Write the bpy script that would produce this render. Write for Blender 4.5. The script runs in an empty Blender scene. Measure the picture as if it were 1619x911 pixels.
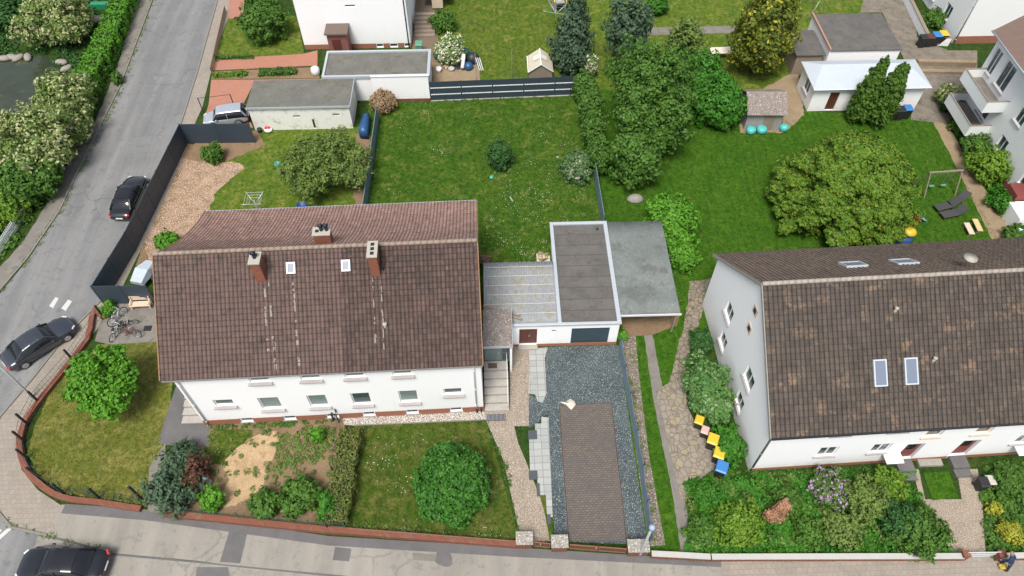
import bpy, bmesh, math, random
import numpy as np
from mathutils import Vector, Matrix
from mathutils.geometry import tessellate_polygon
R_ = math.radians
S = bpy.context.scene
# ---------------- camera, world, sun, exposure ----------------
CAM_H, FPX, PITCH, YAW = 42.0, 1147.0, 52.7, -1.8
cd = bpy.data.cameras.new('camera'); cam = bpy.data.objects.new('camera', cd); S.collection.objects.link(cam)
cam.location = (0, 0, CAM_H); cam.rotation_euler = (R_(90 - PITCH), 0, R_(YAW))
cd.sensor_width = 36; cd.lens = 36 * FPX / 1619; cd.clip_start = 0.5; cd.clip_end = 2000
S.camera = cam
W = bpy.data.worlds.new("World"); S.world = W; W.use_nodes = True
nt = W.node_tree; sky = nt.nodes.new('ShaderNodeTexSky'); sky.sky_type = 'NISHITA'; sky.sun_disc = False
SUN_EL, SUN_AZ = 62.0, 200.0          # azimuth clockwise from +Y
sky.sun_elevation = R_(SUN_EL); sky.sun_rotation = R_(SUN_AZ); sky.air_density = 1.0; sky.dust_density = 2.5
bg = nt.nodes['Background']; hs = nt.nodes.new('ShaderNodeHueSaturation'); hs.inputs['Saturation'].default_value = .5   # hazy overcast: paler sky
nt.links.new(sky.outputs[0], hs.inputs['Color']); nt.links.new(hs.outputs[0], bg.inputs[0]); bg.inputs[1].default_value = 0.09
sl = bpy.data.lights.new('sun', 'SUN'); sl.energy = 2.0; sl.angle = R_(20); sl.color = (1, .95, .87)
sun = bpy.data.objects.new('sun', sl); S.collection.objects.link(sun)
sun.rotation_euler = (R_(90 - SUN_EL), 0, R_(180 - SUN_AZ))
S.view_settings.view_transform = 'Standard'; S.view_settings.look = 'None'
S.view_settings.exposure = 0.98; S.view_settings.gamma = 1
S.cycles.max_bounces = 6; S.cycles.diffuse_bounces = 3; S.cycles.use_denoising = True
rnd = random.Random(7)
C = S.collection

# ---------------- helpers ----------------
_th, _yw = R_(PITCH), R_(YAW)
_F = Matrix.Rotation(_yw, 3, 'Z') @ Vector((0, math.cos(_th), -math.sin(_th)))
_R = Matrix.Rotation(_yw, 3, 'Z') @ Vector((1, 0, 0)); _U = _R.cross(_F)
def G(x, y, z=0.0):
    """surveyed spot: where the sight line through a photo point meets the level z"""
    d = _F + _R * ((x - 809.5) / FPX) - _U * ((y - 455.5) / FPX)
    t = (z - CAM_H) / d.z
    return Vector((d.x * t, d.y * t, z))
def G2(x, y, z=0.0): p = G(x, y, z); return (p.x, p.y)

def tag(o, label=None, cat=None, group=None, kind=None):
    if label: o['label'] = label
    if cat: o['category'] = cat
    if group: o['group'] = group
    if kind: o['kind'] = kind
    return o
def thing(name, label, cat, loc=(0, 0, 0), rz=0, group=None):
    o = bpy.data.objects.new(name, None); C.objects.link(o); o.empty_display_size = .2
    o.location = loc if len(loc) == 3 else (loc[0], loc[1], 0); o.rotation_euler = (0, 0, rz)
    return tag(o, label, cat, group)
def copy_tree(o, parent=None):
    c = o.copy(); C.objects.link(c); c.parent = parent
    for ch in list(o.children): copy_tree(ch, c)
    return c

class MB:
    def __init__(s): s.v = []; s.f = []; s.m = []; s.T = Matrix.Identity(4); s.mat = 0
    def add(s, vs, fs, m=None):
        k = len(s.v); s.v += [tuple(s.T @ Vector(v)) for v in vs]
        s.f += [tuple(i + k for i in f) for f in fs]; s.m += [s.mat if m is None else m] * len(fs); return s
    def box(s, x0, y0, z0, x1, y1, z1, m=None):
        return s.add([(x0,y0,z0),(x1,y0,z0),(x1,y1,z0),(x0,y1,z0),(x0,y0,z1),(x1,y0,z1),(x1,y1,z1),(x0,y1,z1)],
                     [(0,3,2,1),(4,5,6,7),(0,1,5,4),(1,2,6,5),(2,3,7,6),(3,0,4,7)], m)
    def prism(s, pts, z0, z1, m=None):
        n = len(pts); zz0 = z0 if hasattr(z0, '__len__') else [z0]*n; zz1 = z1 if hasattr(z1, '__len__') else [z1]*n
        vs = [(p[0], p[1], zz0[i]) for i, p in enumerate(pts)] + [(p[0], p[1], zz1[i]) for i, p in enumerate(pts)]
        return s.add(vs, [tuple(range(n))[::-1], tuple(range(n, 2*n))] + [(i, (i+1) % n, n+(i+1) % n, n+i) for i in range(n)], m)
    def bar(s, a, b, w, h, m=None):            # box beam from a to b
        a, b = Vector(a), Vector(b); d = (b - a); L = d.length; d.normalize()
        up = Vector((0, 0, 1)) if abs(d.z) < .95 else Vector((0, 1, 0))
        x = d.cross(up).normalized(); u = x.cross(d)
        vs = [p + x*(sx*w/2) + u*(su*h/2) for p in (a, b) for sx, su in ((-1,-1),(1,-1),(1,1),(-1,1))]
        return s.add(vs, [(0,1,2,3),(7,6,5,4),(0,4,5,1),(1,5,6,2),(2,6,7,3),(3,7,4,0)], m)
    def tube(s, pts, r, n=8, m=None):
        pts = [Vector(p) for p in pts]; rr = r if hasattr(r, '__len__') else [r]*len(pts); vs = []; fs = []
        for i, p in enumerate(pts):
            d = (pts[min(i+1, len(pts)-1)] - pts[max(i-1, 0)]).normalized()
            up = Vector((0, 0, 1)) if abs(d.z) < .9 else Vector((1, 0, 0))
            x = d.cross(up).normalized(); u = x.cross(d)
            for k in range(n):
                a = 2*math.pi*k/n; vs.append(p + (x*math.cos(a) + u*math.sin(a))*rr[i])
        for i in range(len(pts)-1):
            for k in range(n): fs.append((i*n+k, i*n+(k+1) % n, (i+1)*n+(k+1) % n, (i+1)*n+k))
        fs += [tuple(range(n))[::-1], tuple(range((len(pts)-1)*n, len(pts)*n))]
        return s.add(vs, fs, m)
    def lathe(s, prof, c=(0, 0, 0), n=16, m=None, sx=1, sy=1):
        vs = []; fs = []
        for r, z in prof:
            for k in range(n):
                a = 2*math.pi*k/n; vs.append((c[0]+r*math.cos(a)*sx, c[1]+r*math.sin(a)*sy, c[2]+z))
        for i in range(len(prof)-1):
            for k in range(n): fs.append((i*n+k, i*n+(k+1) % n, (i+1)*n+(k+1) % n, (i+1)*n+k))
        fs += [tuple(range(n))[::-1], tuple(range((len(prof)-1)*n, len(prof)*n))]
        return s.add(vs, fs, m)
    def loft(s, rings, m=None, caps=True):
        n = len(rings[0]); vs = [p for r in rings for p in r]; fs = []
        for i in range(len(rings)-1):
            for k in range(n): fs.append((i*n+k, i*n+(k+1) % n, (i+1)*n+(k+1) % n, (i+1)*n+k))
        if caps: fs += [tuple(range(n))[::-1], tuple(range((len(rings)-1)*n, len(rings)*n))]
        return s.add(vs, fs, m)
    def wall(s, o, u, U, Z, ops, depth=.18, thick=.3, m=None, z0=0):
        """wall from point o along unit u (outward normal = u rotated -90deg), with real openings and reveals"""
        o = Vector(o); u = Vector(u).normalized(); nrm = Vector((u.y, -u.x, 0)); up = Vector((0, 0, 1))
        us = sorted({0, U} | {v for q in ops for v in (q[0], q[2])}); zs = sorted({z0, Z} | {v for q in ops for v in (q[1], q[3])})
        P = lambda a, b, d=0: o + u*a + up*b - nrm*d
        for i in range(len(us)-1):
            for j in range(len(zs)-1):
                cu, cz = (us[i]+us[i+1])/2, (zs[j]+zs[j+1])/2
                if any(q[0] < cu < q[2] and q[1] < cz < q[3] for q in ops): continue
                s.add([P(us[i], zs[j]), P(us[i+1], zs[j]), P(us[i+1], zs[j+1]), P(us[i], zs[j+1])], [(0,1,2,3)], m)
        for a, b, c, d in ops:
            s.add([P(a,b), P(c,b), P(c,d), P(a,d), P(a,b,depth), P(c,b,depth), P(c,d,depth), P(a,d,depth)],
                  [(0,4,5,1),(1,5,6,2),(2,6,7,3),(3,7,4,0)], m)
        return s
    def build(s, name, mats, parent=None, smooth=False, bevel=0, fix=True, uv=None):
        me = bpy.data.meshes.new(name); me.from_pydata(s.v, [], s.f)
        if not isinstance(mats, (list, tuple)): mats = [mats]
        for m in mats: me.materials.append(m)
        if len(mats) > 1: me.polygons.foreach_set('material_index', s.m)
        if fix:
            b = bmesh.new(); b.from_mesh(me); bmesh.ops.recalc_face_normals(b, faces=b.faces); b.to_mesh(me); b.free()
        if smooth: me.polygons.foreach_set('use_smooth', [True]*len(me.polygons))
        me.update()
        o = bpy.data.objects.new(name, me); C.objects.link(o)
        if parent: o.parent = parent
        if bevel:
            md = o.modifiers.new('b', 'BEVEL'); md.width = bevel; md.segments = 2; md.limit_method = 'ANGLE'
        return o

# ---------------- materials ----------------
MATS = {}
def _new(name):
    m = bpy.data.materials.new(name); m.use_nodes = True; t = m.node_tree
    return m, t, t.nodes['Principled BSDF'], t.nodes.new, t.links.new
def noise(t, sc, det=4, rough=.6, vec=None, dist=0):
    n = t.nodes.new('ShaderNodeTexNoise'); n.inputs['Scale'].default_value = sc; n.inputs['Detail'].default_value = det
    n.inputs['Roughness'].default_value = rough; n.inputs['Distortion'].default_value = dist
    if vec: t.links.new(vec, n.inputs['Vector'])
    return n.outputs['Fac']
def ramp(t, fac, stops):
    r = t.nodes.new('ShaderNodeValToRGB'); e = r.color_ramp.elements
    while len(e) < len(stops): e.new(.5)
    for q, (p, c) in zip(e, stops): q.position = p; q.color = (c, c, c, 1) if not hasattr(c, '__len__') else (*c[:3], 1)
    t.links.new(fac, r.inputs[0]); return r.outputs[0]
def mix(t, f, a, b, mode='MIX'):
    m = t.nodes.new('ShaderNodeMix'); m.data_type = 'RGBA'; m.blend_type = mode
    for v, i in ((f, 0), (a, 6), (b, 7)):
        if hasattr(v, 'is_output') or isinstance(v, bpy.types.NodeSocket): t.links.new(v, m.inputs[i])
        else: m.inputs[i].default_value = v if i == 0 else (*v[:3], 1)
    return m.outputs[2]
def pos(t): return t.nodes.new('ShaderNodeNewGeometry').outputs['Position']
def bump(t, b, h, st=.4, dist=.02):
    n = t.nodes.new('ShaderNodeBump'); n.inputs['Strength'].default_value = st; n.inputs['Distance'].default_value = dist
    t.links.new(h, n.inputs['Height']); t.links.new(n.outputs[0], b.inputs['Normal'])
def mul(c, k): return tuple(min(1, v*k) for v in c)

def plain(name, col, rough=.6, metal=0, var=.12, sc=3, bst=.1, coat=0, big=None):
    if name in MATS: return MATS[name]
    m, t, b, N, L = _new(name); p = pos(t)
    c = mix(t, noise(t, sc, 5, .7, p), mul(col, 1-var), mul(col, 1+var))
    if big: c = mix(t, ramp(t, noise(t, big[0], 4, .6, p), [(big[1], 0), (big[1]+.15, 1)]), c, big[2])
    L(c, b.inputs['Base Color']); b.inputs['Roughness'].default_value = rough; b.inputs['Metallic'].default_value = metal
    b.inputs['Coat Weight'].default_value = coat
    if bst: bump(t, b, noise(t, sc*8, 3, .6, p), bst, .01)
    MATS[name] = m; return m
def speckle(name, base, alt, specks, sc=12, big=.5, rough=.9, dens=.68, patch=None, bst=.5):
    """mottled ground: two base tones at large scale, fine light specks, optional third patch colour"""
    m, t, b, N, L = _new(name); p = pos(t)
    c = mix(t, ramp(t, noise(t, big, 6, .65, p, .3), [(.35, 0), (.65, 1)]), base, alt)
    if patch: c = mix(t, ramp(t, noise(t, patch[0], 5, .7, p), [(patch[1], 0), (patch[1]+.12, 1)]), c, patch[2])
    f = noise(t, sc, 4, .8, p); c = mix(t, ramp(t, f, [(.3, .45), (.7, 1)]), mul(base, .55), c)
    c = mix(t, ramp(t, noise(t, sc*1.7, 2, .6, p), [(dens, 0), (dens+.06, 1)]), c, specks)
    L(c, b.inputs['Base Color']); b.inputs['Roughness'].default_value = rough; b.inputs['Specular IOR Level'].default_value = .2
    bump(t, b, f, bst, .03); MATS[name] = m; return m
def grassmat(name, g1, g2, dry, drycut=.55, fine=14):
    m, t, b, N, L = _new(name); p = pos(t)
    c = mix(t, ramp(t, noise(t, .5, 6, .7, p, .6), [(.36, 0), (.62, 1)]), g1, g2)
    c = mix(t, ramp(t, noise(t, .9, 8, .75, p, .8), [(drycut, 0), (drycut+.12, .75)]), c, dry)
    f = noise(t, fine, 5, .85, p, .4); f2 = noise(t, 2.6, 6, .78, p, .3)
    c = mix(t, ramp(t, f2, [(.40, .85), (.54, 0)]), c, mul(g1, .5)); c = mix(t, ramp(t, noise(t, 1.1, 7, .75, p, .5), [(.40, .6), (.52, 0)]), c, (g1[0]*.55, g1[1]*.7, g1[2]))
    c = mix(t, ramp(t, f, [(.36, .75), (.55, 0)]), c, mul(g1, .35))
    c = mix(t, ramp(t, noise(t, 5.5, 5, .7, p), [(.55, 0), (.72, .6)]), c, mul(g2, 1.7))
    c = mix(t, ramp(t, noise(t, fine*2.2, 2, .5, p), [(.6, 0), (.7, .55)]), c, mul(g2, 2.2))
    w = N('ShaderNodeTexWave'); w.inputs['Scale'].default_value = .55; w.inputs['Distortion'].default_value = 11; w.inputs['Detail'].default_value = 3; w.inputs['Detail Scale'].default_value = .6; L(p, w.inputs['Vector'])
    c = mix(t, ramp(t, w.outputs['Fac'], [(.3, 0), (.9, .13)]), c, mul(g2, 1.25))     # mowing tracks
    L(c, b.inputs['Base Color']); b.inputs['Roughness'].default_value = .95; b.inputs['Specular IOR Level'].default_value = .1
    bump(t, b, f, .9, .05); MATS[name] = m; return m
def leafmat(name, c1, c2, c3=None, amt=.6, tr=.16, rough=.6):
    m, t, b, N, L = _new(name); p = pos(t)
    c = mix(t, ramp(t, noise(t, 1.3, 5, .7, p), [(.38, 0), (.6, 1)]), mul(c1, .75), c2); c = mix(t, ramp(t, noise(t, .7, 2, .5, p), [(.5, 0), (.7, .5)]), c, (c2[0]*1.3, c2[1]*1.08, c2[2]))
    v = t.nodes.new('ShaderNodeAttribute'); v.attribute_name = 'lr'; r = v.outputs['Fac']
    c = mix(t, ramp(t, r, [(0, 0), (1, .8)]), c, mul(c2, 1.5))
    if c3: c = mix(t, ramp(t, r, [(amt, 0), (amt+.02, 1)]), c, c3)
    L(c, b.inputs['Base Color']); b.inputs['Roughness'].default_value = rough; b.inputs['Specular IOR Level'].default_value = .25
    tl = N('ShaderNodeBsdfTranslucent'); L(c, tl.inputs['Color']); ms = N('ShaderNodeMixShader'); ms.inputs[0].default_value = tr
    out = t.nodes['Material Output']; L(b.outputs[0], ms.inputs[1]); L(tl.outputs[0], ms.inputs[2]); L(ms.outputs[0], out.inputs[0])
    MATS[name] = m; return m
def brickmat(name, c1, c2, mortar, bw=.25, bh=.075, horiz=False, mort=.012, dirt=None, offset=.5, rough=.85, bst=.4):
    m, t, b, N, L = _new(name); p = pos(t); sep = N('ShaderNodeSeparateXYZ'); L(p, sep.inputs[0]); cb = N('ShaderNodeCombineXYZ')
    if horiz: L(sep.outputs[0], cb.inputs[0]); L(sep.outputs[1], cb.inputs[1])
    else:
        a = N('ShaderNodeMath'); a.operation = 'ADD'; L(sep.outputs[0], a.inputs[0]); L(sep.outputs[1], a.inputs[1])
        L(a.outputs[0], cb.inputs[0]); L(sep.outputs[2], cb.inputs[1])
    k = N('ShaderNodeTexBrick'); L(cb.outputs[0], k.inputs['Vector']); k.offset = offset
    k.inputs['Scale'].default_value = 1; k.inputs['Brick Width'].default_value = bw; k.inputs['Row Height'].default_value = bh
    k.inputs['Mortar Size'].default_value = mort; k.inputs['Mortar Smooth'].default_value = .1
    k.inputs['Color1'].default_value = (*c1, 1); k.inputs['Color2'].default_value = (*c2, 1); k.inputs['Mortar'].default_value = (*mortar, 1)
    c = mix(t, .35, k.outputs['Color'], mix(t, noise(t, 9, 4, .8, p), mul(c1, .4), mul(c2, 1.6)))
    if dirt: c = mix(t, ramp(t, noise(t, dirt[0], 6, .7, p), [(dirt[1], 0), (dirt[1]+.2, .8)]), c, dirt[2])
    L(c, b.inputs['Base Color']); b.inputs['Roughness'].default_value = rough
    bump(t, b, k.outputs['Fac'], -bst, .01); MATS[name] = m; return m
def tilemat(name, c1, c2, moss, lichen, mosscut=.5, lc=.7, grey=None, split=None):
    m, t, b, N, L = _new(name); p = pos(t); uv = N('ShaderNodeUVMap').outputs[0]
    fl = N('ShaderNodeVectorMath'); fl.operation = 'FLOOR'; L(uv, fl.inputs[0])
    wn = N('ShaderNodeTexWhiteNoise'); wn.noise_dimensions = '2D'; L(fl.outputs[0], wn.inputs['Vector'])
    c = mix(t, wn.outputs['Value'], c1, c2)
    c = mix(t, ramp(t, noise(t, .5, 6, .7, p, .4), [(mosscut, 0), (mosscut+.2, .8)]), c, moss)
    mp = N('ShaderNodeMapping'); L(p, mp.inputs['Vector']); mp.inputs['Scale'].default_value = (6, .5, .5)   # streaks run down the slope
    c = mix(t, ramp(t, noise(t, 1, 5, .7, mp.outputs[0]), [(.4, 0), (.75, .55)]), c, mul(moss, .5))
    c = mix(t, ramp(t, noise(t, 7, 5, .8, p), [(lc, 0), (lc+.05, .9)]), c, lichen)
    if grey: c = mix(t, ramp(t, noise(t, .9, 4, .7, p), [(grey[0], 0), (grey[0]+.1, .7)]), c, grey[1])
    if split is not None:      # the two owners' halves carry different batches of tile
        sp = N('ShaderNodeSeparateXYZ'); L(p, sp.inputs[0]); gt = N('ShaderNodeMath'); gt.operation = 'LESS_THAN'; L(sp.outputs[0], gt.inputs[0]); gt.inputs[1].default_value = split
        c = mix(t, mix(t, gt.outputs[0], (0,0,0), (.45,.45,.45)), c, (.155,.098,.084))
    f = N('ShaderNodeVectorMath'); f.operation = 'FRACTION'; L(uv, f.inputs[0]); sx = N('ShaderNodeSeparateXYZ'); L(f.outputs[0], sx.inputs[0])
    j = ramp(t, sx.outputs[0], [(0, .22), (.16, 1), (.86, 1), (1, .22)]); c = mix(t, ramp(t, noise(t, 1.6, 6, .75, p), [(.5, 0), (.68, .7)]), c, mul(moss, .55)); c = mix(t, 1.0, c, j, 'MULTIPLY')   # grime in the laps
    j2 = ramp(t, sx.outputs[1], [(0, .16), (.16, 1), (.9, 1)]); c = mix(t, 1.0, c, j2, 'MULTIPLY')
    L(c, b.inputs['Base Color']); b.inputs['Roughness'].default_value = .8
    bump(t, b, noise(t, 25, 3, .7, p), .3, .01); MATS[name] = m; return m

G_BACK = grassmat('grass_back', (0.032,0.090,0.007), (0.068,0.140,0.012), (.23,.235,.06), .50)
G_FRONT = grassmat('grass_front', (0.044,0.092,0.010), (0.088,0.132,0.016), (.22,.18,.065), .46)
G_CORNER = grassmat('grass_corner', (0.106,0.140,0.019), (0.170,0.174,0.034), (.32,.27,.095), .46)
G_RIGHT = grassmat('grass_right', (0.032,0.106,0.007), (0.069,0.152,0.011), (.15,.19,.035), .54)
G_TOP = grassmat('grass_top', (0.068,0.132,0.013), (0.128,0.178,0.021), (.28,.25,.075), .48)
G_BASE = grassmat('grass_base', (.025,.06,.012), (.05,.09,.015), (.10,.09,.04), .55)
def asphmat(name, a, b_, rot, streak, crackc):
    m, t, b, N, L = _new(name); p = pos(t); mp = N('ShaderNodeMapping'); L(p, mp.inputs['Vector']); mp.inputs['Rotation'].default_value = (0, 0, rot); mp.inputs['Scale'].default_value = (1, .06, 1)
    c = mix(t, ramp(t, noise(t, .35, 6, .65, p, .3), [(.35, 0), (.65, 1)]), a, b_)
    c = mix(t, ramp(t, noise(t, .75, 4, .6, mp.outputs[0]), [(.42, 0), (.66, .75)]), c, streak)     # worn wheel tracks run with the street
    c = mix(t, ramp(t, noise(t, 1.4, 5, .7, p), [(.56, 0), (.64, .5)]), c, mul(a, .72))
    c = mix(t, ramp(t, noise(t, 32, 3, .8, p), [(.4, .5), (.55, 0)]), c, mul(a, .6)); c = mix(t, ramp(t, noise(t, 40, 2, .5, p), [(.64, 0), (.7, .6)]), c, mul(streak, 1.25))
    v = N('ShaderNodeTexVoronoi'); v.feature = 'DISTANCE_TO_EDGE'; v.inputs['Scale'].default_value = .28; ad = N('ShaderNodeVectorMath'); ad.operation = 'ADD'; nn = N('ShaderNodeTexNoise'); nn.inputs['Scale'].default_value = 1.2; nn.inputs['Detail'].default_value = 5; L(p, nn.inputs['Vector']); L(p, ad.inputs[0]); L(nn.outputs['Color'], ad.inputs[1]); L(ad.outputs[0], v.inputs['Vector'])
    cr = ramp(t, v.outputs['Distance'], [(.008, 1), (.02, 0)]); cm = ramp(t, noise(t, .25, 2, .5, p), [(.5, 0), (.6, .4)]); mm = mix(t, 1.0, cr, cm, 'MULTIPLY'); c = mix(t, mm, c, crackc)
    L(c, b.inputs['Base Color']); b.inputs['Roughness'].default_value = .85; bump(t, b, noise(t, 40, 3, .7, p), .3, .01); MATS[name] = m; return m
ASPH = asphmat('asphalt', (.15,.153,.155), (.20,.20,.20), R_(27), (.27,.268,.26), (.07,.07,.07))
ASPH_D = speckle('asphalt_dark', (.13,.125,.125), (.17,.165,.165), (.24,.24,.23), 30, .7, .85, .72, None, .2)
ASPH_G = asphmat('asphalt_light', (.22,.205,.18), (.29,.27,.235), R_(92), (.35,.32,.275), (.12,.11,.10))
CONC = speckle('concrete', (.19,.175,.155), (.26,.24,.215), (.33,.31,.28), 20, .8, .9, .74, (1.3,.54,(.15,.14,.115)), .2)
EDGE = plain('edge_brick', (.16,.10,.07), .9, var=.3, sc=6)
KERB = plain('kerb_stone', (.20,.19,.17), .9, var=.25, sc=6)
PAVE_S = brickmat('sidewalk_pavers', (.31,.27,.225), (.26,.225,.19), (.16,.14,.11), .3, .3, True, .012, (.6,.48,(.20,.18,.15)), .5)
PAVE_D = brickmat('driveway_pavers', (0.171,0.144,0.122), (0.104,0.090,0.081), (.06,.048,.038), .24, .14, True, .022, (.55,.48,(.085,.075,.075)))
RED_P = brickmat('red_pavers', (.42,.19,.13), (.35,.15,.10), (.25,.14,.1), .2, .1, True, .008, (.6,.55,(.30,.19,.15)))
SLAB = brickmat('grey_slabs', (0.414,0.414,0.396), (0.279,0.297,0.288), (.12,.12,.10), .49, .46, True, .018, (1.3,.55,(.36,.38,.35)), 0, .7)
def crazymat(name, cols, joint, sc=2.2):
    m, t, b, N, L = _new(name); p = pos(t); v = N('ShaderNodeTexVoronoi'); v.inputs['Scale'].default_value = sc; L(p, v.inputs['Vector'])
    e = N('ShaderNodeTexVoronoi'); e.feature = 'DISTANCE_TO_EDGE'; e.inputs['Scale'].default_value = sc; L(p, e.inputs['Vector'])
    sx = N('ShaderNodeSeparateColor'); L(v.outputs['Color'], sx.inputs[0]); c = ramp(t, sx.outputs[0], [(i/(len(cols)-1), q) for i, q in enumerate(cols)])
    c = mix(t, .35, c, mix(t, noise(t, 8, 4, .8, p), (.08,.07,.05), (.5,.45,.38))); c = mix(t, ramp(t, e.outputs['Distance'], [(.03, 1), (.09, 0)]), c, joint)
    L(c, b.inputs['Base Color']); b.inputs['Roughness'].default_value = .9; bump(t, b, e.outputs['Distance'], .3, .02); MATS[name] = m; return m
FLAG = crazymat('flagstones', [(.25,.18,.14), (.22,.20,.175), (.30,.235,.14), (.20,.14,.115), (.27,.24,.20)], (.15,.135,.095), 2.8)
PATHM = crazymat('stone_mosaic', [(.22,.16,.11), (.17,.14,.11), (.26,.2,.14), (.15,.11,.08)], (.10,.09,.05), 3.0)
AGG = speckle('aggregate_path', (0.246,0.198,0.150), (0.326,0.264,0.207), (.60,.54,.46), 16, 1.2, .95, .56, None, .7)
GRAV = speckle('blue_gravel', (.052,.072,.082), (.09,.118,.128), (.48,.49,.44), 13, .5, .9, .60, (.45,.56,(.075,.085,.075)), .9)
PEB = speckle('pebbles', (.20,.17,.14), (.33,.29,.25), (.7,.66,.6), 9, 2, .9, .5, None, 1)
SOIL = speckle('garden_soil', (.20,.135,.08), (.28,.19,.12), (.42,.33,.22), 9, .6, .95, .64, (.9,.58,(.10,.12,.035)), .8)
SAND = speckle('sand', (.40,.27,.15), (.55,.40,.24), (.64,.50,.33), 8, 1.3, .95, .64, (1.8,.55,(.27,.18,.10)), .8)
CHIPS = speckle('bark_chips', (.27,.18,.115), (.42,.29,.20), (.62,.47,.36), 7, 1.2, .95, .56, (1.0,.5,(.22,.155,.09)), .9)
DIRT = speckle('dirt_path', (.28,.21,.13), (.34,.26,.17), (.45,.38,.28), 10, 1, .95, .66, (1.2,.6,(.16,.17,.06)), .6)
YARDM = speckle('worn_yard', (.17,.15,.125), (.26,.225,.18), (.36,.32,.27), 8, .9, .95, .62, (1.1,.5,(.13,.12,.085)), .4)
ROCKY = speckle('stony_bed', (.15,.125,.10), (.22,.19,.16), (.40,.36,.31), 6, 1.3, .95, .56, (2,.6,(.18,.10,.07)), 1)
WOODF = brickmat('deck_boards', (.20,.15,.10), (.16,.12,.08), (.06,.05,.04), 3.0, .14, True, .01)
m, t, b, N, L = _new('white_render'); p = pos(t); mp = N('ShaderNodeMapping'); L(p, mp.inputs['Vector']); mp.inputs['Scale'].default_value = (3, 3, .25)
c = mix(t, ramp(t, noise(t, 1, 5, .7, mp.outputs[0]), [(.58, 0), (.8, .35)]), (.84,.845,.85), (.66,.66,.64)); c = mix(t, ramp(t, noise(t, 2.2, 5, .7, p), [(.55, 0), (.75, .2)]), c, (.72,.72,.71))
sz = N('ShaderNodeSeparateXYZ'); L(p, sz.inputs[0]); c = mix(t, mix(t, 1.0, ramp(t, sz.outputs[2], [(.0, 1), (.9, 0)]), ramp(t, noise(t, 3, 5, .8, p), [(.4, 0), (.65, .6)]), 'MULTIPLY'), c, (.45,.43,.38))   # splash dirt
L(c, b.inputs['Base Color']); b.inputs['Roughness'].default_value = .9; bump(t, b, noise(t, 20, 3, .6, p), .1, .01); WHITE = m
WHITE_D = plain('stained_render', (.72,.72,.68), .9, var=.08, sc=2, bst=.1, big=(1.6,.55,(.42,.44,.26)))
WHITE_P = plain('white_plastic', (.82,.83,.84), .35, var=.02, bst=0)
TRIM = plain('zinc_trim', (.50,.54,.58), .45, .3, var=.1, sc=2)
TRIMW = plain('pale_trim', (.68,.70,.72), .5, .1, var=.06, sc=2)
BRICK = brickmat('brick_plinth', (.36,.13,.07), (.27,.10,.06), (.24,.17,.13), .25, .085, False, .012)
BRICK_W = brickmat('brick_boundary', (.27,.08,.04), (.18,.058,.034), (.08,.055,.04), .16, .22, False, .032, (1.6,.55,(.20,.16,.12)), 0)
COPE = plain('coping_stone', (.42,.41,.385), .85, var=.12, sc=3)
BRICK_C = brickmat('brick_chimney', (.36,.11,.055), (.22,.065,.035), (.12,.08,.06), .25, .11, False, .022, (2,.6,(.12,.07,.05)))
CAPST = speckle('lichen_stone', (.27,.25,.21), (.36,.33,.29), (.55,.53,.48), 6, 3, .9, .55, (3,.6,(.22,.19,.16)), .6)
CAPC = plain('chimney_cap_stone', (.38,.36,.31), .85, var=.15, sc=8)
TILE_F = tilemat('tiles_weathered', (.075,.044,.036), (.118,.072,.060), (.042,.032,.027), (.44,.39,.31), .55, .64, split=-8.95)
TILE_B = tilemat('tiles_rear', (.37,.235,.195), (.29,.175,.145), (.24,.155,.125), (.40,.30,.25), .5, .72)  # paler than the front slope: less dirt, plus grazing sky reflection put into the colour
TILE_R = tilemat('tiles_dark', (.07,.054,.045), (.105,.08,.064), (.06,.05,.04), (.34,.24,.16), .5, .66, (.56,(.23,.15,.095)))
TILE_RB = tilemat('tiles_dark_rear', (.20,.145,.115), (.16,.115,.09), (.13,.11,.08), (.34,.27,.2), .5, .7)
SOFFIT = plain('soffit', (.25,.2,.17), .8)
BITU = speckle('bitumen_felt', (.115,.108,.102), (.16,.15,.14), (.24,.23,.22), 10, .9, .9, .7, (2.2,.56,(.09,.082,.075)), .3)
BITU2 = speckle('mossy_felt', (.14,.14,.125), (.19,.185,.165), (.26,.25,.22), 7, .8, .9, .66, (1.4,.54,(.12,.12,.07)), .3)
FELTP = speckle('porch_felt', (.21,.175,.155), (.29,.25,.225), (.48,.45,.41), 6, 2.5, .9, .6, (4,.58,(.13,.10,.09)), .5)
CORR = speckle('corrugated_plastic', (.27,.285,.30), (.36,.365,.365), (.50,.50,.46), 5, 1.1, .55, .7, (1.1,.5,(.27,.265,.21)), .1)
CORRG = speckle('corrugated_fibre', (.16,.18,.17), (.215,.235,.225), (.28,.30,.28), 5, .5, .8, .68, (.7,.52,(.135,.145,.14)), .1)
METR = plain('pale_sheet_roof', (.48,.53,.58), .5, .1, var=.1, sc=1.5)
ANTH = plain('anthracite', (.035,.05,.07), .5, .0, var=.15, sc=2)
ANTH_L = plain('anthracite_worn', (.13,.18,.22), .55, 0, var=.15, sc=2)
DOORB = plain('brown_door', (.10,.03,.022), .5, var=.3, sc=5)
GARD = plain('garage_door_grey', (.045,.075,.09), .45, .1, var=.1)
GLASS = plain('window_glass', (.05,.075,.075), .06, 0, var=.1, bst=0)
GLASSG = plain('curtained_glass', (.16,.22,.205), .12, 0, var=.25, sc=2, bst=0)
GLASSD = plain('dark_glass', (.012,.014,.017), .05, 0, var=.1, bst=0)
RBROWN = plain('brown_roof', (.17,.115,.095), .85, var=.25, sc=3, bst=.4)
SKYL = plain('skylight_glass', (.15,.18,.24), .35, 0, var=.05, bst=0)
WOOD = plain('weathered_wood', (.25,.20,.155), .8, var=.35, sc=6)
WOODG = plain('grey_boards', (.30,.28,.28), .8, var=.3, sc=5)
WOODL = plain('light_wood', (.55,.42,.22), .7, var=.15)
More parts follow.
